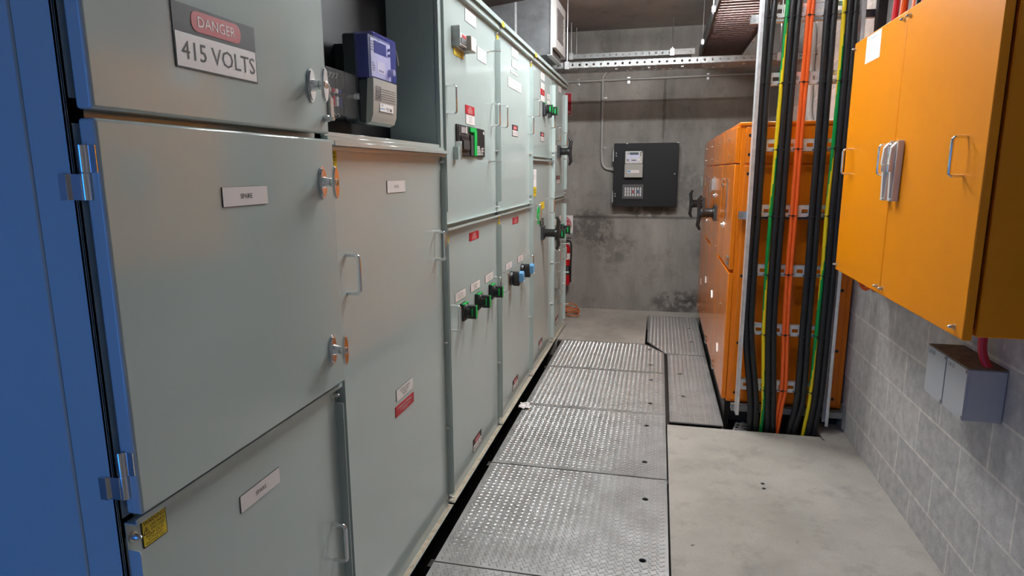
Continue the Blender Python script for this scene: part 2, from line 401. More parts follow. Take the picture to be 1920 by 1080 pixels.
def warning(parent, f, a, b, w=.062, h=.058):
    g = G(f); g.prism(rrect(a-w/2, a+w/2, b-h/2, b+h/2, .004), 0, .0012, 'ink'); g.prism(rrect(a-w*.465, a+w*.465, b-h*.46, b+h*.46, .003), .0012, .0018, 'yellow')
    c = .0022
    g.text('WARNING', a, b+h*.35, c, h*.15, 'ink', maxw=w*.84); g.text('LIVE PARTS', a+w*.13, b+h*.17, c, h*.1, 'ink', maxw=w*.58)
    g.text('ENCLOSED', a+w*.13, b+h*.03, c, h*.1, 'ink', maxw=w*.55); g.text('KEEP OUT', a, b-h*.13, c, h*.12, 'ink', maxw=w*.7)
    g.text('AUTHORISED', a, b-h*.265, c, h*.085, 'ink', maxw=w*.6); g.text('PERSONNEL ONLY', a, b-h*.385, c, h*.085, 'ink', maxw=w*.8)
    tx, ty = a-w*.33, b+h*.08
    tri = [(tx-w*.13, ty-h*.13), (tx+w*.13, ty-h*.13), (tx, ty+h*.13)]
    g.prism(tri, .0018, .0022, 'ink'); g.prism([(tx+(p-tx)*.72, ty-h*.02+(q-ty+h*.02)*.72) for p, q in tri], .0022, .0024, 'yellow')
    g.prism([(tx+.001, ty+h*.05), (tx-w*.03, ty-h*.03), (tx, ty-h*.03), (tx-w*.015, ty-h*.09), (tx+w*.035, ty-.0002), (tx+w*.005, ty)], .0024, .0026, 'ink')
    o = g.build('warning_label', parent, smooth=False); o['label'] = 'yellow live parts warning label'
def handle(parent, f, a, b, L=.12, out=.043, r=.006, mt='chrome'):
    k = .012; h = L/2
    pts = [(a, b+h, 0), (a, b+h, out-k)]+[(a, b+h-k*(1-math.cos(R(t))), out-k+k*math.sin(R(t))) for t in (30, 60, 90)]
    pts += [(a, b-h+k*(1-math.cos(R(t))), out-k+k*math.sin(R(t))) for t in (90, 60, 30)]+[(a, b-h, out-k), (a, b-h, 0)]
    g = G(f); g.tube(pts, r, mt, 10); o = g.build('handle', parent, ang=60); o['label'] = 'chrome pull handle'; return o
def bolt(parent, f, a, b, c=0, r=.007, mt='steel', L=.02):
    g = G(shift(f, a, b, c)); g.lathe([(r*1.4, 0), (r*1.4, .002)], mt, 14); g.lathe([(r, .002), (r, .009)], mt, 6); g.lathe([(r*.85, .009), (r*.8, .013), (r*.6, .017), (r*.25, .0195)], mt, 12)
    return g.build('bolt', parent)
def stud(parent, f, a, b, L=.075):
    g = G(shift(f, a, b)); g.lathe([(.008, 0), (.008, .004), (.0042, .006), (.0042, L-.002), (.003, L)], 'steel', 10); return g.build('stud', parent)
FL = .026
def pan(parent, a0, a1, b0, b1, notch=.055, name='cover_panel', dusty=False, holes=(), top=True):
    """folded sheet cover: flat face, four flanges bent outwards, corners of the side flanges cut back"""
    g = G(FB); t = .0022
    g.prism([(a0, b0), (a1, b0), (a1, b1), (a0, b1)], -t, 0, 'paint', holes=holes)
    for x0, x1 in ((a0, a0+t), (a1-t, a1)):
        g.prism([(0, b0+notch), (FL-.005, b0+notch), (FL-.0015, b0+notch+.0015), (FL, b0+notch+.005), (FL, b1-notch-.005), (FL-.0015, b1-notch-.0015), (FL-.005, b1-notch), (0, b1-notch)], 0, t, 'paint', f=FB @ frame((x0, 0, 0), (0, 0, 1), (0, 1, 0)) @ Matrix.Diagonal((1, 1, -1, 1)))
    g.box(a0, a1, b0, b0+t, 0, FL, 'paint')
    if dusty: g.box(a0+.004, a1-.004, b0+t, b0+t+.0012, .003, FL-.004, 'dust')
    if top:
        g.box(a0, a1, b1-t, b1, 0, FL, 'paint'); g.box(a0, a1, b1, b1+.009, FL-t, FL, 'paint')
    return g.build(name, parent, smooth=False)

def square_switch(parent, f, a, b, w=.082, h=.088, tip='green', small=False):
    g = G(shift(f, a, b)); k = w/.082
    g.box(-w/2, w/2, -h/2, h/2, 0, .010*k, 'black'); g.box(-w/2+.003, w/2-.003, -h/2+.003, h/2-.003, .010*k, .022*k, 'greydk')
    g.box(-w/2+.004, w/2-.004, h/2-.006, h/2+.0005, .0102*k, .0225*k, 'green')
    g.box(-w*.18, w*.18, h*.26, h*.40, .022*k, .023*k, 'white')
    g.lathe([(.034*k, .022*k), (.034*k, .030*k), (.028*k, .034*k), (.027*k, .05*k)], 'black', 24)
    g.prism(rrect(-.034*k, .034*k, -.016*k, .016*k, .008*k), .034*k, .074*k, 'black', f=spin(shift(f, a, b), R(90)))
    g.prism(rrect(-.030*k, .035*k, -.013*k, .013*k, .006*k), .074*k, .0755*k, 'green' if tip == 'green' else tip, f=spin(shift(f, a, b), R(90)))
    g.box(-.0168*k, -.016*k, -.02*k, .022*k, .052*k, .060*k, 'green')
    o = g.build('rotary_switch', parent, bevel=.0012); o['label'] = 'black rotary switch with green edging'; return o
def round_switch(parent, f, a, b):
    g = G(shift(f, a, b))
    g.lathe([(.047, 0), (.047, .012), (.041, .022), (.036, .024)], 'black', 28)
    g.prism([(-.03, -.045), (.0, -.052), (.03, -.045), (.028, .02), (.012, .045), (-.012, .045), (-.028, .02)], .024, .062, 'black')
    g.prism([(-.022, -.02), (.022, -.02), (.026, .035), (.012, .048), (-.012, .048), (-.026, .035)], .062, .092, 'bluecap')
    g.box(-.016, .016, -.024, -.014, .07, .094, 'white')
    o = g.build('rotary_switch', parent, bevel=.004, seg=2); o['label'] = 'black round switch with blue grip'; return o
def bar_switch(parent, f, a, b, L=.235, w=.10, out=.115, rot=0, mt='greydk'):
    f2 = spin(shift(f, a, b), rot); g = G(f2); h = L/2
    g.box(-w/2, w/2, -w/2-.005, w/2+.005, 0, .022, mt); g.lathe([(w*.40, .022), (w*.40, .03), (w*.33, .034), (w*.33, out-.035), (w*.36, out-.03), (w*.3, out-.012)], 'black', 24)
    g.tube([(0, -h, out-.016), (0, -h*.72, out+.002), (0, -h*.4, out-.004), (0, 0, out-.010), (0, h*.4, out-.004), (0, h*.72, out+.002), (0, h, out-.016)], .014, 'black', 12, rad=[.010, .0155, .0145, .019, .0145, .0155, .010])
    g.lathe([(.014, out-.006), (.012, out+.006)], 'black', 14)
    o = g.build('switch_handle', parent, ang=50); o['label'] = 'black bar shaped switch handle'; return o
def tee_handle(parent, f, a, b):
    """chrome escutcheon, shank and oval T grip with a key lock in its face"""
    F = shift(f, a, b); g = G(F @ Matrix.Diagonal((1, 1, .62, 1)))
    g.prism(ellipse(0, 0, .019, .043, 28), 0, .006, 'chrome'); g.prism(ellipse(0, 0, .015, .038, 28), .006, .012, 'chrome')
    g.lathe([(.0155, .012), (.0145, .02), (.012, .034), (.012, .046)], 'chrome', 20)
    g.lathe([(.0108, .046), (.0108, .048)], 'black', 20); g.lathe([(.012, .048), (.0125, .060)], 'chrome', 20)
    g.prism(ellipse(0, 0, .0145, .044, 28), .060, .068, 'chrome'); g.prism(ellipse(0, 0, .0125, .041, 28), .068, .073, 'chrome')
    g.lathe([(.0095, .073), (.0095, .0755), (.007, .0765)], 'steel', 18); g.box(-.001, .001, -.004, .004, .0765, .0772, 'black')
    o = g.build('tee_handle', parent, bevel=.0025, seg=2); o['label'] = 'chrome T handle with key lock'; return o

JO = (.866, 1.66, 2.665, 3.648, 4.632, 5.632, 6.39)         # joints between the cabinets
def cabinet(i, lab, mid=None, recess=False):
    a0, a1 = JO[i], JO[i+1]
    t = thing('switchboard_cabinet', lab, 'switchboard cabinet', (XF-.3, (a0+a1)/2, 0), 'grey-green switchboard cabinets')
    g = G(FB); D = -.80
    x0, x1 = a0+.001, a1-.001
    # carcass: side, back and top sheets with a face frame
    sides = [(x0, x0+.002), (x1-.002, x1)]
    for s0, s1 in sides: g.box(s0, s1, .0, ZT, D, -.004, 'paint')
    g.box(x0, x1, 0, ZT, D, D+.002, 'paint'); g.box(x0, x1, ZT-.002, ZT, D, -.004, 'paint'); g.box(x0, x1, 0, .002, D, -.004, 'paint')
    for s0, s1 in ((x0, x0+.03), (x1-.03, x1)): g.box(s0, s1, 0, ZT, -.04, -.004, 'paint')
    g.box(x0, x1, ZT-.05, ZT, -.04, -.004, 'paint'); g.box(x0, x1, 0, .016, -.04, -.004, 'paint')
    for z in mid or (): g.box(x0, x1, z-.02, z+.02, -.04, -.004, 'paint')
    g.build('body', t, smooth=False)
    # cornice lip along the top
    g = G(FB); g.box(a0, a1, 2.388, 2.391, -.004, .024, 'paint'); g.box(a0, a1, 2.391, ZT, .020, .024, 'paint'); g.box(a0, a1, ZT, ZT+.003, -.05, .040, 'paint'); g.box(a0, a1, ZT-.02, ZT, .037, .040, 'paint')
    g.build('top_trim', t, smooth=False)
    if i in (3, 4): g = G(FB); g.box(a0-.006, a0+.05, ZT-.03, ZT-.002, .0405, .041, 'yellow'); g.build('tape', t, smooth=False)['label'] = 'bit of yellow tape'
    return t
BIG = 'column of the grey switchboard'
c1 = cabinet(0, 'nearest grey switchboard cabinet with three chrome T handles and a blue-lit side', (.955, 1.70))
c2 = cabinet(1, 'grey switchboard cabinet with an open meter recess above one tall cover', (1.685,))
c3 = cabinet(2, 'pale green cabinet with a black breaker above three green-edged switches', (1.352,))
c4 = cabinet(3, 'pale green cabinet with two black switches with blue grips on its lower cover', (1.352,))
c5 = cabinet(4, 'grey-green cabinet with two switches high up and a black bar handle below', (1.69,))
c6 = cabinet(5, 'last grey-green cabinet of the switchboard, next to the fire extinguisher', (1.345,))
g = G(FB)                                                    # dark channel base the whole row stands on
g.box(JO[0]+.01, JO[6], -.085, -.001, -.75, -.022, 'blackmet'); g.box(JO[0]+.01, JO[6], -.012, -.001, -.022, .012, 'blackmet')
g.box(JO[0]+.01, JO[6], -.60, -.085, -.70, -.60, 'blackmet'); g.box(JO[0]+.01, JO[6], -.60, -.085, -.12, -.08, 'blackmet')
tag(g.build('base_channel', smooth=False), 'dark steel channel base under the grey switchboard row', 'base channel')

# --- cabinet 1: hinged doors standing proud
DX = .040
def door1(a0, a1, b0, b1, hinge=True):
    g = G(FB); g.box(a0, a1, b0, b1, .006, DX, 'paint'); o = g.build('door', c1, bevel=.006, seg=3); o['label'] = 'hinged door standing proud'; return o
FD = shift(FB, 0, 0, DX)
dm = door1(.873, 1.648, .985, 1.688); du = door1(.873, 1.632, 1.702, 2.385)
for a, b, p in ((1.548, 1.821, du), (1.577, 1.571, dm), (1.579, 1.10, dm)): tee_handle(p, FD, a, b)
label(dm, FD, 1.244, 1.548, .158, .042, [('SPARE', .26, 0)])
g = G(FD); a1, b0, b1 = 1.318, 1.796, 1.915; a0 = a1-.25
g.box(a0, a1, b0, b1, 0, .002, 'ink'); g.box(a0+.003, a1-.003, b0+.003, b0+.066, .002, .0026, 'white'); g.text('415 VOLTS', a1-.008, b0+.035, .003, .034, 'ink', align='R', maxw=.225)
g.prism(rrect(a0+.05, a1-.05, b0+.074, b1-.006, .016), .002, .0026, 'red'); g.text('DANGER', (a0+a1)/2, b0+.094, .003, .02, 'white')
g.build('danger_label', du, smooth=False)['label'] = 'black and white voltage sign'
# little stay and latch knob on the upper door's free edge
g = G(FD); g.lathe([(.009, 0), (.009, .012), (.006, .014), (.006, .028)], 'steel', 14, f=shift(FD, 1.612, 1.742)); g.build('latch_knob', du)
g = G(FB); g.box(1.634, 1.640, 1.75, 1.835, -.02, .046, 'chrome'); g.box(1.634, 1.652, 1.75, 1.80, .044, .048, 'chrome'); g.build('catch_plate', du, bevel=.001)
for z in (1.063, 1.60, 2.25):
    par = dm if z < 1.7 else du; dz = z
    g = G(FB); F = frame(FB @ Vector((.871, dz-.045, .012)), (0, 1, 0), (1, 0, 0)) @ Matrix.Diagonal((1, 1, -1, 1))
    g.lathe([(.0085, 0), (.0085, .044), (.0078, .0445), (.0078, .0455), (.0085, .046), (.0085, .09)], 'chrome', 16, f=F)
    g.box(.871, .878, dz, dz+.045, .012, .036, 'chrome'); g.box(.857, .869, dz-.045, dz-.002, -.030, -.014, 'chrome'); g.box(.862, .8705, dz-.045, dz-.002, -.020, .010, 'chrome')
    g.build('hinge', par, bevel=.001)['label'] = 'chrome barrel hinge'
lo = pan(c1, .873, 1.652, .02, .966, dusty=True)
warning(lo, FB, .936, .921); label(lo, FB, 1.265, .828, .158, .042, [('SPARE', .26, 0)])
handle(lo, FB, 1.590, .483); handle(lo, FB, .945, .483)
bolt(lo, FB, .886, .931); bolt(lo, FB, 1.642, .938); bolt(lo, FB, 1.642, .05)
# outer side sheet of the row and its corner post
g = G(FB); g.box(.859, .8665, 0, ZT, -.80, -.085, 'paint'); g.build('side_sheet', c1, bevel=.003)
g = G(FB); g.box(.863, .867, 0, ZT, -.085, -.004, 'paint'); g.box(.863, .873, 0, ZT, -.010, -.004, 'paint'); g.build('corner_post', c1, bevel=.001)

# --- cabinet 2: recess with meters above a full height cover
p = pan(c2, 1.668, 2.657, .02, 1.662, dusty=True)
warning(p, FB, 1.705, 1.632, .066, .062); label(p, FB, 2.169, 1.546, .162, .043, [('SPARE', .26, 0)], fg='inkgrey')
handle(p, FB, 1.765, 1.287); handle(p, FB, 2.573, 1.283)
label(p, FB, 2.178, .769, .162, .045, [('NOTE: NO CHILLER', .17, .28), ('ACTIVE LINKS', .17, 0), ('BEHIND', .17, -.28)])
label(p, FB, 2.174, .708, .181, .041, [('DANGER-LIVE TERMINALS', .2, .26), ('ISOLATE BEFORE REMOVING', .13, -.08), ('THIS COVER', .13, -.3)], bg='red', fg='white', text='red danger label', edge='red')
for z in (1.64, .827, .415, .045): bolt(p, FB, 2.648, z)
g = G(FB); a0, a1 = 1.661, 2.664                            # recess box: back, sides, floor, top, with a lipped sill and frame
g.box(a0, a1, 1.69, 2.40, -.222, -.215, 'panelblack'); g.build('recess_back', c2, smooth=False)['label'] = 'black mounting board in the recess'
g = G(FB); g.box(a0+.002, a0+.006, 1.70, 2.40, -.215, .0, 'paint'); g.box(a1-.036, a1-.030, 1.70, 2.40, -.215, .0, 'paint'); g.box(a1-.036, a1, 1.70, 2.40, -.004, .016, 'paint')
g.box(a0, a1, 1.70, 1.712, -.215, .010, 'paint'); g.box(a0, a1, 2.376, 2.388, -.215, .0, 'paint')
g.build('recess_lining', c2, bevel=.001)
g = G(FB); g.box(a0, a1, 1.672, 1.70, -.004, .018, 'paint'); g.box(a0, a1, 1.672, 1.676, .018, .038, 'paint'); g.box(a0, a1, 1.672, 1.686, .036, .040, 'paint'); g.build('sill', c2, bevel=.0015)

# --- cabinet 3
u3 = pan(c3, 2.673, 3.640, 1.366, 2.384); l3 = pan(c3, 2.673, 3.640, .02, 1.340, dusty=True)
label(u3, FB, 3.153, 2.336, .185, .058, [('MAIN', .2, .2), ('TENANT SUPPLY', .2, -.15)], fg='inkgrey')
label(u3, FB, 3.348, 2.195, .17, .064, [], bg='paper')
handle(u3, FB, 2.769, 1.913); handle(u3, FB, 3.559, 1.912)
label(u3, FB, 3.118, 1.897, .156, .042, [('DANGER', .17, .33), ('ISOLATE SUPPLY', .15, .1), ('ELSEWHERE BEFORE', .15, -.12), ('REMOVING COVER', .15, -.35)], bg='red', fg='white', text='red danger label', edge='red')
label(u3, FB, 3.120, 1.851, .150, .046, [('CELL TENANT', .17, .28), ('S/TAKE', .17, 0), ('TENANTS BD', .17, -.28)], fg='inkgrey')
# relay and its yellow note
g = G(shift(FB, 2.96, 2.187)); g.box(-.10, .10, -.034, .034, 0, .018, 'zincdull'); g.box(-.098, .012, -.022, .030, .018, .034, 'grille'); g.box(.014, .098, -.033, .033, .018, .055, 'greymeter')
g.box(.018, .095, -.030, .030, .055, .057, 'cream'); g.box(-.08, .0, -.016, .008, .034, .037, 'ink'); g.box(-.06, .0, .012, .026, .034, .036, 'red'); g.box(-.107, -.10, -.034, .055, 0, .04, 'zincdull'); g.build('relay', u3, bevel=.001)['label'] = 'grey relay with white front'
label(u3, FB, 2.948, 2.139, .146, .032, [('SURGE DIVERTER', .3, .2), ('DO NOT REMOVE', .25, -.2)], bg='yellow', fg='inkgrey', text='yellow note', edge='yellow')
# moulded case breaker: black fascia, handle well, green stripe
g = G(shift(FB, 3.118, 1.744)); w, h = .238, .072
g.prism([(-w, -h), (w-.015, -h), (w, -h+.006), (w, h-.006), (w-.015, h), (-w, h)], 0, .010, 'black')
g.box(-w+.02, -.055, -h+.004, h-.004, .010, .012, 'greydk'); g.box(-.20, -.075, -.05, .022, .012, .018, 'black'); g.box(-.19, -.09, -.042, .0, .018, .026, 'greydk')
g.box(-.19, -.12, .034, .062, .014, .015, 'inkgrey'); g.box(-.115, -.10, .034, .066, .014, .0155, 'white')
g.box(-.05, -.005, -h+.004, .03, .010, .020, 'greydk'); g.box(.006, .026, -h+.003, .055, .010, .022, 'green'); g.box(.031, .052, -h+.003, .055, .010, .022, 'green'); g.box(-.055, .052, .045, h-.004, .010, .020, 'green')
for j in range(6): g.box(.09, .13+.03*random.random(), -.062+.008*j, -.058+.008*j, .010, .0108, 'white')
for j in range(5): g.box(.17, .19+.03*random.random(), -.060+.008*j, -.056+.008*j, .010, .0108, 'white')
g.box(.205, .225, .046, .060, .010, .011, 'white'); g.build('circuit_breaker', u3, bevel=.002)['label'] = 'black circuit breaker with green stripe'
g = G(shift(FB, 2.865, 1.682)); g.box(-.02, .012, -.03, .03, 0, .024, 'paint'); g.box(.012, .018, -.03, .055, 0, .03, 'steel'); g.build('hasp', u3, bevel=.001)
for b in (2.237, 1.651): stud(u3, FB, 3.475, b)
label(l3, FB, 3.157, 1.268, .172, .042, [('DANGER', .17, .33), ('ISOLATE SUPPLY', .15, .1), ('ELSEWHERE BEFORE', .15, -.12), ('REMOVING COVER', .15, -.35)], bg='red', fg='white', text='red danger label', edge='red')
warning(l3, FB, 2.715, 1.281); handle(l3, FB, 2.768, .915); handle(l3, FB, 3.558, .922)
for a, t1, t2 in ((2.904, 'CELL TENANT', 'METER 1 BLD'), (3.165, 'CELL TENANT', 'SERVICES'), (3.448, 'CELL TENANT', 'TEL BOARD')):
    label(l3, FB, a, 1.0, .168, .043, [(t1, .22, .2), (t2, .22, -.2)], fg='inkgrey'); square_switch(l3, FB, a+.03, .912)
danger(l3, FB, 3.159, .127)
# --- cabinet 4
u4 = pan(c4, 3.656, 4.624, 1.366, 2.384); l4 = pan(c4, 3.656, 4.624, .02, 1.340, dusty=True)
label(u4, FB, 4.137, 2.338, .19, .054, [('MAIN', .2, .2), ('SWITCH', .2, -.15)], fg='inkgrey'); label(u4, FB, 4.135, 2.269, .165, .045, [('GENERATOR', .16, .2), ('SUPPLY', .16, -.15)], fg='inkgrey')
label(u4, FB, 4.124, 2.214, .21, .014, [('ISOLATE BEFORE OPENING', .5, 0)], fg='inkgrey'); label(u4, FB, 4.137, 2.144, .39, .06, [('MAIN SWITCHBOARD', .42, 0)], fg='inkgrey')
danger(u4, FB, 4.136, 1.857); handle(u4, FB, 3.746, 1.915); handle(u4, FB, 4.546, 1.919)
label(l4, FB, 4.143, 1.273, .171, .044, [('DANGER', .17, .33), ('ISOLATE SUPPLY', .15, .1), ('ELSEWHERE BEFORE', .15, -.12), ('REMOVING COVER', .15, -.35)], bg='red', fg='white', text='red danger label', edge='red')
for a in (3.939, 4.288): label(l4, FB, a, .995, .162, .044, [('MECH', .2, .25), ('SERVICES', .2, -.02), ('BOARD', .2, -.28)], fg='inkgrey'); round_switch(l4, FB, a+.045, .906)
handle(l4, FB, 3.741, .922); handle(l4, FB, 4.547, .923); danger(l4, FB, 4.121, .140)
# --- cabinet 5
u5 = pan(c5, 4.640, 5.624, 1.704, 2.384); l5 = pan(c5, 4.640, 5.624, .02, 1.678, dusty=True)
label(u5, FB, 5.128, 2.332, .177, .056, [('CONTROL', .2, .2), ('SECTION', .2, -.15)], fg='inkgrey'); label(u5, FB, 5.135, 2.26, .166, .048, [('LIFT', .2, .2), ('SUPPLY', .2, -.15)], fg='inkgrey')
label(u5, FB, 5.136, 2.214, .166, .044, [('FIRE', .24, .2), ('SERVICES', .24, -.15)], bg='red', fg='white', text='red label', edge='red'); label(u5, FB, 5.138, 2.165, .166, .044, [('SUPPLY', .22, 0)], fg='inkgrey')
label(u5, FB, 5.398, 2.207, .135, .045, [('PUMPS', .22, 0)], fg='inkgrey'); label(u5, FB, 5.399, 2.16, .135, .034, [('FANS', .26, 0)], fg='inkgrey')
square_switch(u5, FB, 5.18, 2.085, .085, .10); square_switch(u5, FB, 5.43, 2.092, .085, .10)
handle(u5, FB, 4.783, 2.06); handle(u5, FB, 5.50, 2.02); danger(u5, FB, 5.133, 1.867)
g = G(FB); g.box(4.69, 4.73, 1.735, 1.79, 0, .002, 'teal'); g.build('tag', u5)['label'] = 'turquoise tag'
label(l5, FB, 4.805, 1.544, .139, .135, [('NOTICE', .1, .38), ('READ BEFORE', .07, .2), ('OPERATING', .07, .08), ('THIS SWITCH', .07, -.05)], bg='paper', fg='inkgrey'); label(l5, FB, 4.806, 1.443, .139, .072, [('CAUTION', .2, .2), ('TWO SUPPLIES', .18, -.15)], bg='yellow', text='yellow caution label', edge='yellow')
label(l5, FB, 5.146, 1.319, .172, .056, [('CAUTION', .24, 0)], bg='yellow', fg='inkgrey', text='yellow caution label', edge='yellow')
g = G(FB); g.prism(ellipse(4.985, 1.245, .072, .072, 28), 0, .002, 'green'); g.text('GENERATOR', 4.985, 1.255, .0026, .014, 'white', maxw=.11); g.text('POINT', 4.985, 1.232, .0026, .012, 'white', maxw=.08); g.build('round_label', l5, smooth=False)['label'] = 'round green label'
label(l5, FB, 5.125, 1.183, .171, .058, [('MAIN SWITCH', .17, .28), ('NORMAL', .17, 0), ('SUPPLY', .17, -.28)], bg='ink', fg='white', text='black label')
bar_switch(l5, FB, 5.13, 1.095, L=.27, out=.14); handle(l5, FB, 4.845, 1.282); handle(l5, FB, 5.50, 1.30); danger(l5, FB, 5.086, .159)
# --- cabinet 6
u6 = pan(c6, 5.640, 6.382, 1.358, 2.384); l6 = pan(c6, 5.640, 6.382, .02, 1.332, dusty=True)
label(u6, FB, 6.024, 2.34, .178, .058, [('CAPACITOR', .2, .2), ('BANK', .2, -.15)], fg='inkgrey'); bar_switch(u6, FB, 5.96, 1.775, L=.25, out=.12)
handle(u6, FB, 5.79, 1.925); handle(u6, FB, 6.25, 1.90); danger(u6, FB, 5.969, 1.516, .19); label(u6, FB, 5.81, 1.80, .10, .06, [('SUPPLY', .2, 0)], fg='inkgrey')
g = G(FB); g.box(5.70, 5.74, 1.385, 1.44, 0, .002, 'teal'); g.build('tag', u6)['label'] = 'turquoise tag'
square_switch(l6, FB, 5.83, 1.02, .10, .11); square_switch(l6, FB, 6.20, 1.026, .10, .11)
label(l6, FB, 5.80, 1.13, .12, .06, [('FAN 1', .2, 0)], fg='inkgrey'); label(l6, FB, 6.12, 1.14, .12, .06, [('FAN 2', .2, 0)], fg='inkgrey')
handle(l6, FB, 5.878, .80); handle(l6, FB, 6.30, .78); danger(l6, FB, 5.97, .16)
for b in (.90, .62, .30): stud(l6, FB, 6.08, b, .10)
g = G(FB)
for a, b in ((5.80, .42), (5.98, .47)): g.box(a, a+.03, b, b+.09, 0, .02, 'steel'); g.tube([(a+.02, b, .02), (a+.03, b-.03, .04), (a+.02, b-.06, .02)], .004, 'steel', 6)
g.build('toggle_clamp', l6)
for p, a1, zz in ((u3, 3.630, (2.36, 1.714, 1.39)), (l3, 3.630, (1.315, .434, .045)), (u4, 4.614, (2.36, 1.72, 1.39)), (l4, 4.614, (1.315, .50, .045)), (u5, 5.614, (2.36, 1.73)), (l5, 5.614, (1.65, .78, .4, .045)), (u6, 6.372, (2.36, 1.72, 1.38)), (l6, 6.372, (1.31, .45, .045)), (l3, 2.682, (.815, .045))):
    for z in zz: bolt(p, FB, a1, z)
for p, a, z in ((u4, 3.668, 2.345), (l4, 3.668, 1.306), (u5, 4.652, 2.345)):
    warning(p, FB, a+.02, z, .05, .05)

# --- meters in the recess (mounted on the black board)
FR = frame((XF-.215, 0, 0), (0, 1, 0), (0, 0, 1))
t = thing('electricity_meter', 'electricity meter with a blue-tinted clear cover in the switchboard recess', 'meter', (XF-.215, 2.27, 1.9))
a0, a1 = 2.136, 2.338
g = G(FR); g.box(a0+.03, a1-.03, 1.8031, 2.0478, 0, .05, 'black'); g.build('mounting_block', t)
g = G(FR); g.box(a0, a1, 1.7720, 2.0767, .045, .10, 'greydk'); g.box(a0, a1, 1.7720, 1.9225, .10, .14, 'greydk'); g.build('case', t, bevel=.006)
g = G(FR); g.box(a0+.006, a1-.006, 1.9277, 2.0722, .085, .142, 'meterbody'); g.prism([(a0+.022, 1.9332), (a1-.012, 1.9332), (a1-.012, 2.0645), (a0+.022, 2.0645)], .142, .144, 'lilac')
g.box(a0+.05, a1-.05, 2.0166, 2.0578, .144, .1455, 'lcd'); g.box(a0+.07, a1-.065, 1.9499, 1.9911, .144, .145, 'white'); g.box(a0+.08, a1-.075, 1.9555, 1.9622, .145, .1455, 'inkgrey')
for j in range(4): g.box(a0+.03, a0+.045+.01*random.random(), 1.9533+.008*j, 1.9577+.008*j, .144, .1448, 'inkgrey'); g.box(a0+.025, a0+.045, 2.0222+.009*j, 2.0266+.009*j, .144, .1448, 'inkgrey')
g.lathe([(.014, 0), (.012, .02)], 'greymeter', 16, f=shift(FR, a1-.024, 1.9633, .144))
for z in (2.0444, 2.0244): g.lathe([(.005, 0), (.005, .008)], 'black', 10, f=shift(FR, a1-.03, z, .144))
g.build('meter_face', t, bevel=.001)
g = G(FR); g.box(a0+.001, a1-.001, 1.9243, 2.0800, .08, .165, 'clearblue'); g.build('clear_cover', t, bevel=.008, seg=2)['label'] = 'blue-tinted clear cover'
g = G(FR); g.prism([(.125, 1.7664), (.145, 1.775), (.154, 1.7998), (.158, 1.8554), (.160, 1.9232), (.138, 1.9232)], a0-.001, a1+.001, 'greymeter', f=frame((XF-.215, 0, 0), (1, 0, 0), (0, 0, 1)) @ Matrix.Diagonal((1, 1, -1, 1)))
for j in range(6): g.box(a0+.01, a1-.01, 1.8521+.008*j, 1.8530+.008*j, .159, .1605, 'inkgrey')
for j in range(4): g.box(a0+.022+.012*j, a0+.024+.012*j, 1.8498, 1.8999, .159, .1607, 'inkgrey')
g.box(a0+.05, a1-.035, 1.8143, 1.8421, .1562, .1585, 'white'); g.text('SLP', a0+.068, 1.8354, .159, .008, 'ink'); g.box(a0+.052, a0+.09, 1.8220, 1.8254, .158, .159, 'bluecap'); g.text('TEST', a1-.085, 1.8243, .159, .011, 'ink'); g.prism(ellipse(a1-.058, 1.8232, .007, .006, 9), .158, .1592, 'ink')
g.build('terminal_cover', t, bevel=.0015)['label'] = 'grey terminal cover'
g = G(FR); g.tube(curve([(a1-.005, 2.0478, .165), (a1+.003, 2.0, .17), (a1+.004, 1.9944, .165)]), .0012, 'steel', 6); g.tube(curve([(a0+.03, 2.0645, .165), (a0+.034, 2.0444, .17), (a0+.03, 2.0478, .166)]), .0012, 'steel', 6); g.build('seal_wire', t)
t = thing('test_terminal_block', 'clear-covered terminal block with red, white and blue links in the recess', 'terminal block', (XF-.215, 2.0, 1.85))
a0, a1 = 1.93, 2.12
g = G(FR); g.box(a0, a1, 1.795, 1.92, 0, .035, 'black'); g.build('base', t, bevel=.002)
for j in range(7):
    g = G(FR); a = a0+.03+.024*j; mt = ('greymeter', 'greymeter', 'greymeter', 'red', 'white', 'navy', 'black')[j]
    g.box(a-.009, a+.009, 1.80, 1.915, .035, .05, 'greydk'); g.lathe([(.0085, 0), (.0085, .012)], mt, 6, f=shift(FR, a, 1.872, .05)); g.lathe([(.0085, 0), (.0085, .012)], mt, 6, f=shift(FR, a, 1.846, .05)); g.box(a-.006, a+.006, 1.822, 1.838, .05, .062, mt)
    g.build('link', t)
for j in range(6):
    g = G(FR); a = a0+.03+.024*j
    g.tube(curve([(a, 1.915, .045), (a+.004, 1.93, .05), (a+.016, 1.936, .03), (a+.02, 1.938, 0)]), .0022, 'grille', 6); g.tube(curve([(a, 1.80, .045), (a+.003, 1.79, .05), (a+.012, 1.783, .02)]), .0022, 'grille', 6); g.build('lead', t)
g = G(FR); g.box(a0-.012, a1+.012, 1.782, 1.935, .002, .098, 'clear'); g.build('clear_cover', t, bevel=.008, seg=2)['label'] = 'clear cover'
g = G(FR); g.tube([(2.06, 1.852, .098), (2.06, 1.852, .135)], .006, 'clear', 10); g.lathe([(.011, 0), (.011, .012)], 'clear', 12, f=shift(FR, 2.06, 1.852, .125)); g.build('cover_screw', t)
g = G(FR)
g.tube(curve([(1.80, 2.05, 0), (1.803, 2.043, .01), (1.81, 2.03, .012)]), .002, 'steel', 6); g.box(1.86, 1.875, 1.985, 1.995, 0, .003, 'white')
tag(g.build('cable_clip'), 'small white clip on the black board in the recess', 'clip')

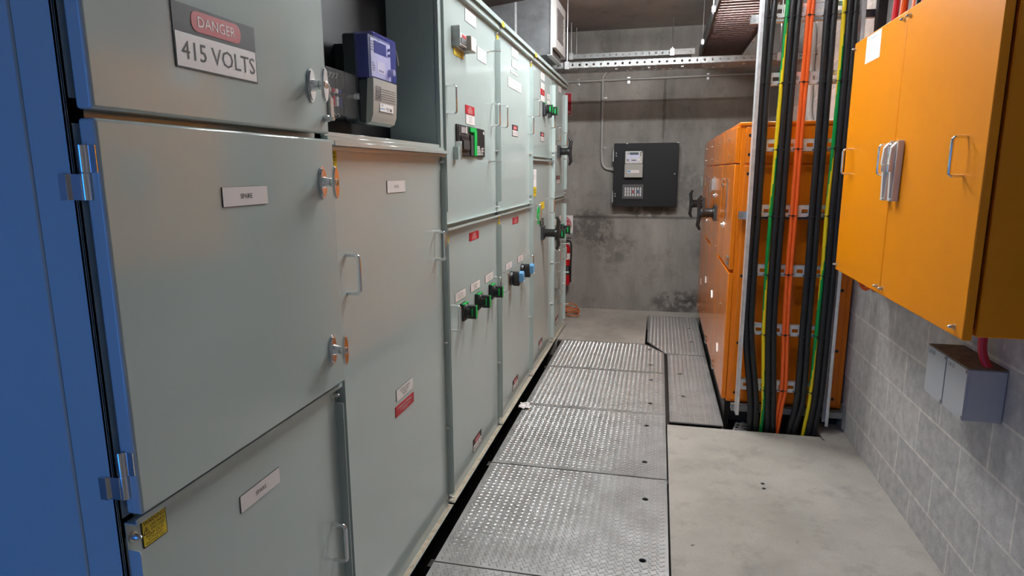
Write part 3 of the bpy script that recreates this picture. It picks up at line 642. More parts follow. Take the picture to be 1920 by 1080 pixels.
# ------------------------------------------------------------------ tread plates over the trench
FFL = frame((0, 0, 0), (1, 0, 0), (0, 1, 0))
def inside(p, poly, mrg=0):
    c = False; n = len(poly)
    for i in range(n):
        (x1, y1), (x2, y2) = poly[i], poly[(i+1) % n]
        if (y1 > p[1]) != (y2 > p[1]) and p[0] < (x2-x1)*(p[1]-y1)/(y2-y1)+x1: c = not c
        if mrg:
            d = Vector((x2-x1, y2-y1)); q = Vector((p[0]-x1, p[1]-y1)); t = max(0, min(1, q.dot(d)/d.length_squared))
            if (q-d*t).length < mrg: return False
    return c
def tread(poly, holes, lab, z=0.0, rot=0):
    g = G(FFL); g.prism(poly, z-.008, z, 'tread', holes=[ellipse(x, y, r, r*.95, 20) for x, y, r in holes])
    x0 = min(p[0] for p in poly); x1 = max(p[0] for p in poly); y0 = min(p[1] for p in poly); y1 = max(p[1] for p in poly)
    sx, sy = .034, .031; L, Wd, H = .0150, .0046, .0028; i = 0
    vs = []; fs = []
    yy = y0+.01
    while yy < y1:
        xx = x0+.008+(i % 2)*sx*.5
        d = (math.cos(R(28)), math.sin(R(28))) if i % 2 == 0 else (math.cos(R(118)), math.sin(R(118)))
        while xx < x1:
            if inside((xx, yy), poly, .013) and all(math.hypot(xx-h[0], yy-h[1]) > h[2]+.013 for h in holes):
                k = len(vs); nx, ny = -d[1], d[0]
                vs += [(xx-d[0]*L, yy-d[1]*L, z), (xx-nx*Wd, yy-ny*Wd, z), (xx+d[0]*L, yy+d[1]*L, z), (xx+nx*Wd, yy+ny*Wd, z), (xx-d[0]*L*.5, yy-d[1]*L*.5, z+H), (xx+d[0]*L*.5, yy+d[1]*L*.5, z+H)]
                fs += [(k, k+1, k+4), (k+1, k+5, k+4), (k+1, k+2, k+5), (k+2, k+3, k+5), (k+3, k+4, k+5), (k+3, k, k+4)]
            xx += sx
        yy += sy*.5; i += 1
    g.add(vs, fs, 'treadbar'); o = g.build('tread_plate', smooth=False)
    tag(o, lab, 'floor plate', 'tread plates in the aisle'); return o
XL, XR = -.858, .095
hr = .0155
tread([(XL, 1.30), (XR, 1.30), (XR, 2.238), (XL, 2.238)], [(-.011, 1.52, hr), (-.011, 2.03, hr)], 'tread plate cut off by the bottom of the photo')
tread([(XL, 2.246), (XR, 2.246), (XR, 3.168), (XL, 3.168)], [(-.011, 2.437, hr), (-.011, 2.948, hr)], 'nearest whole tread plate of the aisle, with brown smudges')
tread([(XL, 3.178), (XR, 3.178), (XR, 4.094), (XL, 4.094)], [(-.023, 3.362, hr), (-.023, 3.883, hr)], 'second whole tread plate, level with the edge of the bare slab')
tread([(XL, 4.100), (XR, 4.100), (XR, 4.985), (XL, 4.985)], [(-.008, 4.291, hr), (-.008, 4.806, hr)], 'third whole tread plate, beside the scrap of paper', z=-.001)
tread([(XL, 4.991), (XR, 4.991), (XR, 5.57), (-.075, 5.842), (XL, 5.842)], [(-.017, 5.196, hr), (-.03, 5.66, hr)], 'far wide tread plate with a cut-off corner', z=-.001)
tread([(.120, 3.985), (.452, 3.985), (.446, 5.545), (.122, 5.545)], [(.222, 4.482, hr), (.215, 5.001, hr)], 'narrow tread plate beside the orange cabinets, by the bare slab')
tread([(.125, 5.553), (.446, 5.553), (.450, 7.045), (-.066, 7.045), (-.060, 5.945), (.108, 5.565)], [(.352, 6.01, hr), (.350, 6.535, hr)], 'far narrow tread plate with a slanted corner, by the back wall')
g = G()                                                      # steel angles the plates rest on
for y in (2.242, 3.173, 4.097, 4.988): g.box(-.88, .105, y-.025, y+.025, -.06, -.0095, 'blackmet')
g.box(.098, .118, 3.95, 5.6, -.10, -.012, 'blackmet'); g.box(-.9, .1, 5.80, 5.85, -.06, -.0095, 'blackmet'); g.box(.1, .455, 5.53, 5.57, -.06, -.0095, 'blackmet'); g.box(.44, .455, 3.95, 7.05, -.06, -.012, 'blackmet')
struct(g.build('trim_2', smooth=False))
# scrap of paper by the base channel
random.seed(3); g = G(shift(FFL, -.848, 4.03, .004)); n = 7; vs = []; fs = []
for i in range(n):
    for j in range(n): vs.append(((i/(n-1)-.5)*.07+random.uniform(-.006, .006), (j/(n-1)-.5)*.09+random.uniform(-.006, .006), random.uniform(0, .018)))
for i in range(n-1):
    for j in range(n-1): fs.append((i*n+j, (i+1)*n+j, (i+1)*n+j+1, i*n+j+1))
g.add(vs, fs, 'white'); tag(g.build('paper_scrap', smooth=False), 'crumpled scrap of paper on the tread plates beside the grey switchboard', 'paper')

# ------------------------------------------------------------------ orange switchboard on the right
XO, YO = .470, 4.10
FO = frame((XO-.029, 0, 0), (0, -1, 0), (0, 0, 1))          # doors: a = -distance, c = towards the aisle
JO2 = (4.10, 4.87, 5.63, 6.27, 6.90)
def omark(parent, f, a, b, kind):
    g = G(f)
    if kind == 'lock':
        for q in (0, -.036): g.box(a-.045, a+.045, b+q-.007, b+q+.007, 0, .012, 'steel')
        n = 'lock_plate'
    elif kind == 'strip': g.box(a-.02, a+.02, b-.14, b+.14, 0, .006, 'steel'); g.box(a-.024, a+.024, b+.125, b+.145, 0, .009, 'chrome'); g.box(a-.024, a+.024, b-.145, b-.125, 0, .009, 'chrome'); n = 'locking_bar'
    elif kind == 'star': g.prism(ellipse(a, b, .032, .022, 6), 0, .008, 'steel'); g.lathe([(.012, .008), (.01, .02)], 'chrome', 12, f=shift(f, a, b)); n = 'turn_lock'
    elif kind == 'tab': g.box(a-.035, a+.035, b-.004, b+.004, 0, .006, 'steel', f=spin(shift(f, a, b), R(-50)) @ Matrix.Translation((-a, -b, 0))); n = 'turn_lock'
    else: g.box(a-.02, a+.02, b-.0035, b+.0035, 0, .006, 'steel', f=spin(shift(f, a, b), R(8)) @ Matrix.Translation((-a, -b, 0))); n = 'quarter_turn'
    return g.build(n, parent, bevel=.001)
def okeys(parent, f, a, b):
    g = G(f); g.tube([(a+.012*math.cos(t*.5), b+.012*math.sin(t*.5), .02) for t in range(13)], .0015, 'steel', 6)
    g.prism([(a-.03, b-.085), (a-.005, b-.08), (a, b-.015), (a-.015, b-.02)], .016, .02, 'teal'); g.box(a+.008, a+.022, b-.075, b-.012, .018, .021, 'zinc')
    g.build('key_bunch', parent)['label'] = 'keys with a turquoise tag'
olabs = ('nearest orange cabinet, with the big end panel behind the cable ladder', 'second orange cabinet, with the nearer black bar handle', 'third orange cabinet, between the two black bar handles', 'farthest orange cabinet, against the back wall')
def odoor(t, y0, y1, b0, b1):
    g = G(FO); g.box(-y1+.003, -y0-.003, b0, b1, -.028, 0, 'orange'); return g.build('door', t, bevel=.004, seg=2)
for i in range(4):
    y0, y1 = JO2[i], JO2[i+1]
    t = thing('orange_cabinet', olabs[i], 'switchboard cabinet', ((XO+1.155)/2, (y0+y1)/2, .125), 'orange switchboard cabinets')
    g = G(); g.box(XO, 1.155, y0+(.004 if i == 0 else 0), y1, .125, 1.862, 'orange'); g.build('body', t, bevel=.003)
    g = G(); g.box(XO-.012, 1.158, y0-(.012 if i == 0 else 0), y1, 1.860, 1.880, 'orange'); g.build('roof', t, bevel=.003)
    top = odoor(t, y0, y1, 1.640, 1.855); mid = -(y0+y1)/2
    omark(top, FO, mid-.05 if i % 2 else mid+.05, 1.69, 'tab2'); omark(top, FO, mid, 1.80, 'strip' if False else 'tab2')
    if i in (0, 2): odd = [(.985, 1.632), (.14, .965)]
    elif i == 1: odd = [(.14, 1.632)]
    else: odd = [(.14, 1.632)]
    ds = [odoor(t, y0, y1, b0, b1) for b0, b1 in odd]
    d = ds[0]
    if i == 0:
        omark(d, FO, -4.72, 1.535, 'lock'); omark(d, FO, -4.44, 1.40, 'strip'); omark(d, FO, -4.57, 1.23, 'star'); omark(d, FO, -4.16, 1.06, 'lock')
        omark(ds[1], FO, -4.45, .70, 'tab2'); omark(ds[1], FO, -4.55, .36, 'tab'); omark(ds[1], FO, -4.78, .18, 'lock')
    elif i == 1:
        omark(d, FO, -5.55, 1.535, 'lock'); okeys(d, FO, -5.62, 1.50); omark(d, FO, -5.35, 1.40, 'star'); omark(d, FO, -5.2, .62, 'tab'); omark(d, FO, -5.1, 1.02, 'tab2'); omark(d, FO, -5.5, .18, 'lock')
        g = G(FO); g.box(-5.50, -5.40, 1.44, 1.53, 0, .03, 'zincdull'); g.build('latch_box', d)
        bar_switch(d, FO, -5.19, 1.27, L=.27, w=.11, out=.135)
    elif i == 2:
        omark(d, FO, -6.20, 1.535, 'lock'); omark(d, FO, -5.98, 1.40, 'strip'); omark(d, FO, -6.0, 1.15, 'star'); omark(ds[1], FO, -5.9, .62, 'tab'); omark(ds[1], FO, -6.0, .3, 'tab2')
    else:
        bar_switch(d, FO, -6.56, 1.27, L=.27, w=.11, out=.135); okeys(d, FO, -6.83, 1.52); omark(d, FO, -6.5, .5, 'tab'); omark(d, FO, -6.8, .2, 'lock')
    if i == 0:                                               # end panel: two screwed sheets facing the camera
        FE = frame((0, YO+.004, 0), (1, 0, 0), (0, 0, 1))
        for b0, b1 in ((1.640, 1.852), (.14, 1.626)):
            g = G(FE); g.box(.495, 1.125, b0, b1, 0, .010, 'orange'); pn = g.build('end_panel', t, bevel=.004, seg=2)
            for a, b in ((.520, b1-.05), (1.10, b1-.05), (.520, b0+.05), (1.10, b0+.05))+(() if b1 > 1.7 else ((.520, .95), (.522, .52), (1.10, .88), (1.10, .50))):
                g = G(shift(FE, a, b, .010)); g.lathe([(.010, 0), (.009, .004), (.004, .005)], 'black', 12); g.build('screw', pn)
g = G(); g.box(.50, 1.15, 4.16, 6.88, -.02, .124, 'blackmet'); g.box(.47, .50, 4.16, 6.88, -.15, .10, 'blackmet'); g.box(.55, 1.1, 4.2, 6.8, -.6, -.02, 'blackmet')
tag(g.build('base_channel', smooth=False), 'black channel base under the orange cabinets', 'base channel')

# ------------------------------------------------------------------ vertical cable ladder
def slots(a0, a1, b, step, w, h, first=.02):
    o = []; a = a0+first
    while a+w < a1-.01: o.append([(a, b-h/2), (a+w, b-h/2), (a+w, b+h/2), (a, b+h/2)]); a += step
    return o
FL_ = frame((0, 4.0, 0), (1, 0, 0), (0, 0, 1))               # faces the camera
t = thing('cable_ladder', 'vertical galvanised cable ladder in front of the orange cabinets', 'cable ladder', (.785, 4.0, .06))
for x0 in (.516, 1.034):
    g = G(); s = 1 if x0 < .8 else -1
    g.box(x0, x0+.019, 3.955, 3.958, .09 if s > 0 else .06, ZC-.02, 'zinc'); xx = x0 if s > 0 else x0+.016
    g.box(xx, xx+.003, 3.955, 4.035, .09 if s > 0 else .06, ZC-.02, 'zinc'); g.box(x0, x0+.019, 4.032, 4.035, .09 if s > 0 else .06, ZC-.02, 'zinc'); g.build('rail', t, bevel=.0012)
for z in (2.84, 2.473, 2.109, 1.739, 1.360, 1.004, .638, .280):
    g = G(shift(FL_, 0, z)); g.prism([(.536, -.036), (1.036, -.036), (1.036, .036), (.536, .036)], -.003, 0, 'zinc', holes=slots(.536, 1.036, 0, .052, .034, .022))
    g.box(.536, 1.036, .034, .036, -.022, 0, 'zinc'); g.box(.536, 1.036, -.036, -.034, -.022, 0, 'zinc'); g.build('rung', t, smooth=False)
for z, y in ((2.445, 4.05), (1.330, 4.05)):                  # horizontal struts the ladder is bolted to
    g = G(frame((0, 4.037, z), (1, 0, 0), (0, 0, 1))); g.box(.475, XW-.002, -.021, .021, -.040, -.037, 'zincdull'); g.box(.475, XW-.002, .0185, .021, -.040, 0, 'zincdull'); g.box(.475, XW-.002, -.021, -.0185, -.040, 0, 'zincdull')
    g.box(.475, .53, -.024, .024, 0, .003, 'steel'); g.lathe([(.009, .003), (.009, .009)], 'steel', 6, f=shift(frame((0, 4.037, z), (1, 0, 0), (0, 0, 1)), .502, 0)); g.build('strut', t, smooth=False)
# zinc strut under the orange end panel, with its wall bracket
g = G(); g.box(.497, 1.150, 4.04, 4.043, .085, .128, 'zincdull'); g.box(.497, 1.150, 4.04, 4.078, .125, .128, 'zincdull'); g.box(.497, 1.150, 4.075, 4.078, .085, .128, 'zincdull')
g.box(1.150, 1.164, 4.03, 4.085, .02, .17, 'zincdull'); tag(g.build('support_strut', smooth=False), 'grey zinc strut under the end of the orange cabinets', 'strut')
g = G(); g.box(1.055, XW-.001, 3.99, 4.03, 2.575, 2.63, 'blackmet'); g.box(1.12, XW-.001, 3.985, 4.035, 2.30, 2.575, 'blackmet'); g.lathe([(.014, 0), (.012, .012)], 'steel', 12, f=shift(frame((0, 3.985, 0), (1, 0, 0), (0, 0, 1)), 1.14, 2.52))
tag(g.build('wall_bracket', bevel=.002), 'dark steel bracket between cable ladder and block wall, above the amber cabinet', 'bracket')
# slotted strut on the pit floor beside the cables
g = G(frame((.54, 3.955, -.045), (.25, 1, 0), (-1, .25, 0)))
g.prism([(0, -.045), (.30, -.045), (.30, -.005), (0, -.005)], -.003, 0, 'zinc', holes=slots(0, .30, -.025, .05, .026, .016)); g.prism([(0, .005), (.30, .005), (.30, .045), (0, .045)], -.003, 0, 'zinc', holes=slots(0, .30, .025, .05, .026, .016))
g.box(0, .30, -.005, .005, -.004, .004, 'zinc'); tag(g.build('slotted_strut', smooth=False), 'slotted zinc strut lying in the pit left of the cables', 'strut')

CAB = {
'A1': [(.55, 2.526), (.546, 2.158), (.547, 1.74), (.543, 1.31), (.543, 1.004), (.547, .636), (.590, .278), (.604, .144), (.606, .021)],
'A2': [(.588, 2.523), (.578, 2.157), (.577, 1.74), (.575, 1.311), (.574, 1.005), (.579, .638), (.625, .281), (.638, .146), (.641, .024)],
'G1': [(.659, 2.519), (.653, 2.154), (.649, 1.739), (.645, 1.311), (.644, 1.007), (.652, .642), (.672, .284), (.680, .15), (.677, .027)],
'B1': [(.682, 2.518), (.679, 2.153), (.676, 1.739), (.675, 1.312), (.672, 1.008), (.677, .643), (.698, .286), (.704, .152), (.711, .03)],
'B2': [(.717, 2.516), (.711, 2.152), (.708, 1.738), (.707, 1.312), (.705, 1.009), (.708, .644), (.730, .288), (.737, .155), (.744, .033)],
'O1': [(.768, 2.512), (.764, 2.15), (.760, 1.738), (.761, 1.313), (.760, 1.011), (.767, .648), (.779, .292), (.767, .157), (.756, .034)],
'O2': [(.789, 2.511), (.785, 2.149), (.781, 1.737), (.782, 1.313), (.781, 1.012), (.788, .649), (.802, .294), (.789, .159), (.778, .036)],
'C1': [(.863, 2.507), (.865, 2.146), (.868, 1.736), (.868, 1.314), (.871, 1.015), (.869, .653), (.871, .299), (.865, .165), (.846, .042)],
'C2': [(.898, 2.505), (.900, 2.145), (.901, 1.736), (.901, 1.315), (.903, 1.016), (.902, .655), (.906, .302), (.900, .168), (.873, .046)],
'G2': [(.949, 2.502), (.953, 2.143), (.953, 1.735), (.950, 1.315), (.953, 1.017), (.950, .657), (.946, .305), (.941, .172), (.928, .05)],
'D1': [(.974, 2.5), (.979, 2.142), (.978, 1.735), (.977, 1.316), (.980, 1.018), (.978, .659), (.973, .307), (.968, .174), (.955, .052)],
'D2': [(1.006, 2.498), (1.009, 2.141), (1.008, 1.734), (1.007, 1.316), (1.011, 1.019), (1.009, .661), (1.006, .309), (.999, .176), (.988, .055)]}
CL = {'A1': 'leftmost black cable on the vertical ladder', 'A2': 'black cable second from the left on the vertical ladder', 'G1': 'green and yellow earth cable between the two left pairs of black cables',
 'B1': 'black cable touching the left green and yellow cable', 'B2': 'black cable just left of the two orange cables', 'O1': 'left one of the two orange cables on the vertical ladder', 'O2': 'right one of the two orange cables on the vertical ladder',
 'C1': 'black cable just right of the two orange cables', 'C2': 'black cable left of the right-hand green and yellow cable', 'G2': 'green and yellow earth cable near the right rail of the ladder', 'D1': 'black cable touching the right-hand green and yellow cable', 'D2': 'rightmost black cable, beside the right rail of the ladder'}
for k, pts in CAB.items():
    r = .0175 if k[0] in 'ABCD' else (.0115 if k[0] == 'G' else .0112)
    y = 3.996-r-.002; x0, z0 = pts[0]; xe, ze = pts[-1]; dx = (x0-pts[1][0])*.9+.018
    P = [(x0+dx*1.9, y, 3.08), (x0+dx*.9, y, 2.80)]+[(x, y, z) for x, z in pts]+[(xe+(xe-pts[-2][0])*.6, y+.02, -.10), (xe+(xe-pts[-2][0])*.8, y+.10, -.30)]
    g = G(); cp = curve(P, 6)
    if k[0] == 'G': g.tube(cp, r, 'cgreen', 16, stripe=('cyellow', (lambda i, cp=cp, zz=((1.93, 1.37) if k == 'G1' else (2.49, 1.16)): ((zz[0]-cp[i].z)/zz[1]*2*math.pi) % (2*math.pi))))
    else: g.tube(cp, r, 'corange' if k[0] == 'O' else 'rubber', 14)
    c = {'G': 'earth cable', 'O': 'cable'}.get(k[0], 'cable')
    tag(g.build({'G': 'earth_cable', 'O': 'orange_cable'}.get(k[0], 'black_cable'), ang=60), CL[k], c, 'cables on the vertical ladder')
def cx(k, z):
    p = CAB[k]
    for (x1, z1), (x2, z2) in zip(p, p[1:]):
        if z2 <= z <= z1: return x1+(x2-x1)*(z1-z)/(z1-z2)
    return p[0][0] if z > p[0][1] else p[-1][0]
PR = (('A1', 'A2', 'left black pair'), ('G1', 'B2', 'left earth-cable bundle'), ('O1', 'O2', 'orange pair'), ('C1', 'C2', 'black pair right of orange'), ('G2', 'D2', 'right earth-cable bundle'))
HT = ('at the top rung in view', 'at the second rung from the top', 'at the third rung from the top', 'at the fourth rung from the top', 'at the fifth rung from the top', 'at the sixth rung from the top', 'at the lowest rung')
for zi, z in enumerate((2.44, 2.085, 1.717, 1.335, .985, .615, .262)):
    for a, b, nm in PR:
        if a == 'A1' and zi == 6: continue
        ra = .0175 if a[0] in 'ABCD' else .0117; rb = .0175 if b[0] in 'ABCD' else .0117
        xa, xb = cx(a, z)-ra, cx(b, z)+rb; r = max(ra, rb); g = G(shift(FL_, 0, z-.004*(PR.index((a, b, nm)) % 2)))
        yo = .002+2*r+.0012
        pts = [(xa-.002, -.0, 0), (xa-.003, .0, .002), (xa-.003, 0, .002+ra), (xa+ra*.5, 0, .002+2*ra+.001), ((xa+xb)/2, 0, yo+.0005), (xb-rb*.5, 0, .002+2*rb+.001), (xb+.003, 0, .002+rb), (xb+.003, 0, .002), (xb+.002, 0, 0)]
        g.tube([(p[0], p[1], p[2]) for p in pts], .0024, 'black', 8); mx = xa+ra+.004; g.box(mx-.006, mx+.006, -.005, .005, yo-.002, yo+.006, 'black')
        tag(g.build('cable_tie'), 'black tie on the %s, %s' % (nm, HT[zi]), 'cable tie', 'ties on the cable ladder')
g = G(); g.tube(curve([(.962, 3.955, .13), (.975, 3.93, .06), (1.005, 3.90, .012), (1.02, 3.88, .004)]), .0022, 'black', 6); tag(g.build('cable_tie_tail'), 'loose black tie end resting on the concrete slab', 'cable tie')

# ------------------------------------------------------------------ amber wall cabinet at the right
XB_ = .92; AY0, AY1, AYM = 2.130, 3.592, 2.892; AZ0, AZ1 = 1.082, 2.212
FA = frame((XB_, 0, 0), (0, -1, 0), (0, 0, 1))
t = thing('wall_cabinet', 'amber-orange two-door cabinet hung on the block wall', 'cabinet', (1.08, 2.86, AZ0))
g = G(); g.box(XB_+.042, XW-.002, AY0+.012, AY1-.012, AZ0+.010, AZ1-.010, 'amber'); g.box(XB_+.027, XB_+.042, AY0+.03, AY1-.03, AZ0+.03, AZ1-.03, 'darkhole'); g.build('body', t, bevel=.003)
for d, (y0, y1) in enumerate(((AYM+.0015, AY1), (AY0, AYM-.0015))):
    g = G(FA); g.box(-y1, -y0, AZ0, AZ1, -.027, 0, 'amber'); dr = g.build('door', t, bevel=.004, seg=2)
    dr['label'] = ('farther door with a white notice', 'nearer plain door')[d]
    for a in ((y1-.115, y0+.045) if d == 0 else (y1-.075, y0+.13)): handle(dr, FA, -a, 1.638, L=.12, out=.04, r=.0055)
    for a, b in (((y1-.02, AZ1-.03), (y0+.03, AZ1-.03), (y1-.02, AZ0+.03), (y0+.03, AZ0+.03)) if d == 0 else ((y1-.03, AZ1-.03), (y1-.03, AZ0+.03), (y0+.06, AZ0+.03), (y0+.06, AZ1-.03))): bolt(dr, FA, -a, b)
    if d == 0:
        g = G(FA); g.box(-3.40, -3.195, 2.085, 2.205, 0, .0008, 'paper'); g.text('CABLE ENTRY', -3.29, 2.188, .0012, .010, 'inkgrey')
        for j in range(6): g.box(-3.385, -3.25+.03*random.random(), 2.165-.012*j, 2.1656-.012*j, .0008, .0011, 'inkgrey')
        g.build('notice', dr, smooth=False)['label'] = 'white paper notice'
g = G(); g.box(1.02, 1.07, AY1-.011, AY1+.06, 1.83, 2.13, 'grille'); g.box(1.02, 1.07, AY1-.011, AY1+.07, 1.12, 1.56, 'grille')
Fs = frame((0, AY1+.06, 0), (1, 0, 0), (0, 0, 1))
g.build('side_flange', t, bevel=.002)
for k, (y, lab) in enumerate(((2.884, 'white plastic bar clip held behind the left handle of the amber cabinet'), (2.800, 'white plastic bar clip held behind the right handle of the amber cabinet'))):
    F = spin(shift(FA, -y, 1.60, .002), R(-2.0)); rt_ = thing('bar_clip', lab, 'plastic clip', tuple(F @ Vector((0, -.13, 0))), 'white clips hanging in the cabinet handles')
    g = G(F); g.prism([(-.12, .0), (.105, .0), (.105, .024), (.085, .040), (.02, .044), (.01, .036), (-.12, .030)], -.010, .010, 'cream', f=F @ frame((0, 0, 0), (0, 1, 0), (0, 0, 1))); g.build('long_bar', rt_, bevel=.002)
    g = G(F); g.box(.014, .020, -.125, .112, 0, .024, 'cream'); g.box(-.020, -.014, -.125, .10, 0, .016, 'cream'); g.box(-.014, .014, -.125, -.115, 0, .030, 'grille'); g.build('channel', rt_, bevel=.0015)
    g = G(F); g.box(.011, .016, -.01, .02, .034, .046, 'cream'); g.build('catch', rt_, bevel=.001)
# cables entering the cabinet from above and looping out below
ctop = (('cred', 3.42, 1.03, .014), ('cred', 3.37, 1.05, .014), ('corange', 3.32, 1.03, .013), ('corange', 3.26, 1.06, .016), ('rubber', 3.19, 1.05, .015), ('cred', 3.10, 1.04, .014), ('corange', 2.95, 1.05, .013))
cn = ('farthest red cable entering the top of the amber cabinet', 'second red cable entering the top of the amber cabinet', 'thin orange cable beside the red pair above the amber cabinet', 'thicker orange cable with a black tie above the amber cabinet', 'black cable entering the top of the amber cabinet', 'red cable nearer the camera above the amber cabinet', 'orange cable nearest the camera above the amber cabinet')
for (mt, y, x, r), lab in zip(ctop, cn):
    g = G(); g.tube(curve([(x, y, AZ1-.012), (x+.005, y, 2.35), (x+.01, y-.01, 2.6), (x+.015, y, 3.09)]), r, mt, 10)
    if r == .016: g.tube([(x+.004+.018*math.cos(q*.5), y+.018*math.sin(q*.5), 2.275) for q in range(13)], .003, 'black', 6)
    tag(g.build('supply_cable'), lab, 'cable', 'cables entering the amber cabinet')
for j, (mt, y0, y1, dp, lab) in enumerate((('corange', 3.36, 3.55, .075, 'orange cable loop hanging below the amber cabinet'), ('cred', 3.29, 3.47, .065, 'pink-red cable loop hanging below the amber cabinet'), ('rubber', 3.24, 3.40, .055, 'black cable loop hanging below the amber cabinet'))):
    x = 1.03+.02*j; g = G(); g.tube(curve([(x, y1, AZ0+.02), (x, y1, AZ0-dp*.5), (x, (y0+y1)/2, AZ0-dp), (x, y0, AZ0-dp*.5), (x, y0, AZ0+.02)]), .011, mt, 10); tag(g.build('cable_loop'), lab, 'cable')
g = G(); g.tube(curve([(1.10, 2.40, AZ0+.012), (1.10, 2.40, 1.0), (1.11, 2.39, .95), (1.12, 2.38, .93)]), .014, 'cred', 10); tag(g.build('supply_cable'), 'red cable running down into the grey junction box', 'cable')
# two grey junction boxes below
for k, (y0, y1, tx) in enumerate(((2.512, 2.672, 'L4-30'), (2.346, 2.506, 'L4-31'))):
    t = thing('junction_box', 'grey junction box on the block wall, lettered %s' % tx, 'junction box', (1.11, (y0+y1)/2, .745), 'grey junction boxes')
    g = G(); g.prism([(-y1, .745), (-y0, .745), (-y0, .93), (-y1, .93)], .0, .115, 'jbox', f=frame((XW-.001, 0, 0), (0, -1, 0), (0, 0, 1))); g.build('box', t, bevel=.004)
    Fj = frame((XW-.116, 0, 0), (0, -1, 0), (0, 0, 1)); g = G(Fj); g.prism([(-y1+.002, .757), (-y1+.012, .747), (-y0-.002, .747), (-y0-.002, .928), (-y1+.002, .928)], 0, .007, 'jbox'); g.text(tx, -y1+.040, .912, .0076, .016, 'ink', maxw=.06); lid = g.build('lid', t, smooth=False); lid['label'] = 'lid with handwriting'
    for b in (.757, .918): g = G(shift(Fj, -y0-.008, b, .007)); g.lathe([(.006, 0), (.005, .004)], 'steel', 10); g.build('screw', lid)
    g = G(); g.box(XW-.121, XW-.002, y0, y1, .930, .934, 'jtop'); g.build('top_cover', t)['label'] = 'dusty brown top'

# ------------------------------------------------------------------ back wall
FW = frame((0, YB, 0), (1, 0, 0), (0, 0, 1))
t = thing('meter_panel', 'square black meter panel on the far concrete wall', 'meter panel', (-.155, YB-.05, 1.205))
g = G(FW); g.box(-.495, .18, 1.225, 1.885, 0, .085, 'panelblack'); g.build('back_box', t)
g = G(FW); g.box(-.500, .190, 1.205, 1.890, .085, .15, 'panelblack'); bd = g.build('hinged_board', t, bevel=.003)
for a, b in ((.178, 1.89), (-.36, 1.888)): g = G(FW); g.box(a-.01, a+.01, b-.004, b+.006, .13, .152, 'steel'); g.build('clip', bd)
for b in (1.76, 1.31): g = G(FW); g.box(-.512, -.498, b-.06, b+.06, .05, .146, 'zincdull'); g.build('hinge', t)
for a, b in ((-.475, 1.785), (-.475, 1.757), (-.478, 1.345), (-.478, 1.32), (.155, 1.56)): g = G(shift(FW, a, b, .15)); g.lathe([(.009, 0), (.007, .004)], 'steel', 10); g.build('screw', bd)
for b in (1.60, 1.452): g = G(FW); g.box(-.445, -.420, b-.003, b+.003, .1502, .1506, 'darkhole'); g.build('slot', bd)
t = thing('electricity_meter', 'pale electricity meter mounted on the black panel on the far wall', 'meter', (-.282, YB-.15, 1.525))
FM = shift(FW, -.282, 0, .15)
g = G(FM); g.box(-.094, .094, 1.67, 1.805, 0, .06, 'grille'); g.build('case', t, bevel=.006)
g = G(FM); g.box(-.075, .058, 1.69, 1.79, .06, .062, 'lilac'); g.box(-.045, .05, 1.765, 1.79, .062, .064, 'lcdgrey'); g.box(-.07, -.05, 1.768, 1.788, .062, .063, 'greymeter'); g.box(-.03, .03, 1.705, 1.725, .062, .063, 'grille'); g.box(-.075, -.05, 1.695, 1.72, .062, .0628, 'inkgrey'); g.box(-.025, .025, 1.703, 1.711, .063, .0635, 'ink'); g.box(-.07, -.05, 1.75, 1.76, .062, .063, 'white')
g.lathe([(.016, .06), (.014, .07)], 'white', 16, f=shift(FM, .055, 1.71)); g.build('meter_face', t, smooth=False)
for a, b in ((.072, 1.785), (.072, 1.762), (.085, 1.795)): g = G(shift(FM, a, b, .06)); g.lathe([(.007, 0), (.007, .006)], 'black', 10); g.build('button', t)
g = G(FM); g.box(-.096, .096, 1.525, 1.668, 0, .056, 'greymeter'); g.box(-.065, .06, 1.573, 1.602, .056, .0568, 'white'); g.box(-.062, -.03, 1.578, 1.598, .0568, .0572, 'bluecap'); g.text('CAUTION TEST', .012, 1.588, .0573, .011, 'inkgrey', maxw=.075); g.build('terminal_cover', t, bevel=.003)
t = thing('test_terminal_block', 'clear-covered terminal block on the black panel on the far wall', 'terminal block', (-.285, YB-.15, 1.29)); FT = shift(FW, -.285, 0, .15)
g = G(FT); g.box(-.105, .105, 1.295, 1.44, 0, .02, 'black'); g.build('base', t)
for j in range(7):
    a = -.078+.027*j; g = G(FT)
    for b, h, mt in ((1.335, .03, 'grille'), (1.368, .028, ('grille', 'grille', 'grille', 'red', 'grille', 'navy', 'grille')[j]), (1.40, .03, 'grille')): g.box(a-.008, a+.008, b-h/2, b+h/2, .02, .034, mt)
    g.build('link', t)
g = G(FT); g.box(-.113, .113, 1.288, 1.448, .002, .05, 'clear'); g.build('clear_cover', t, bevel=.006)['label'] = 'clear cover'
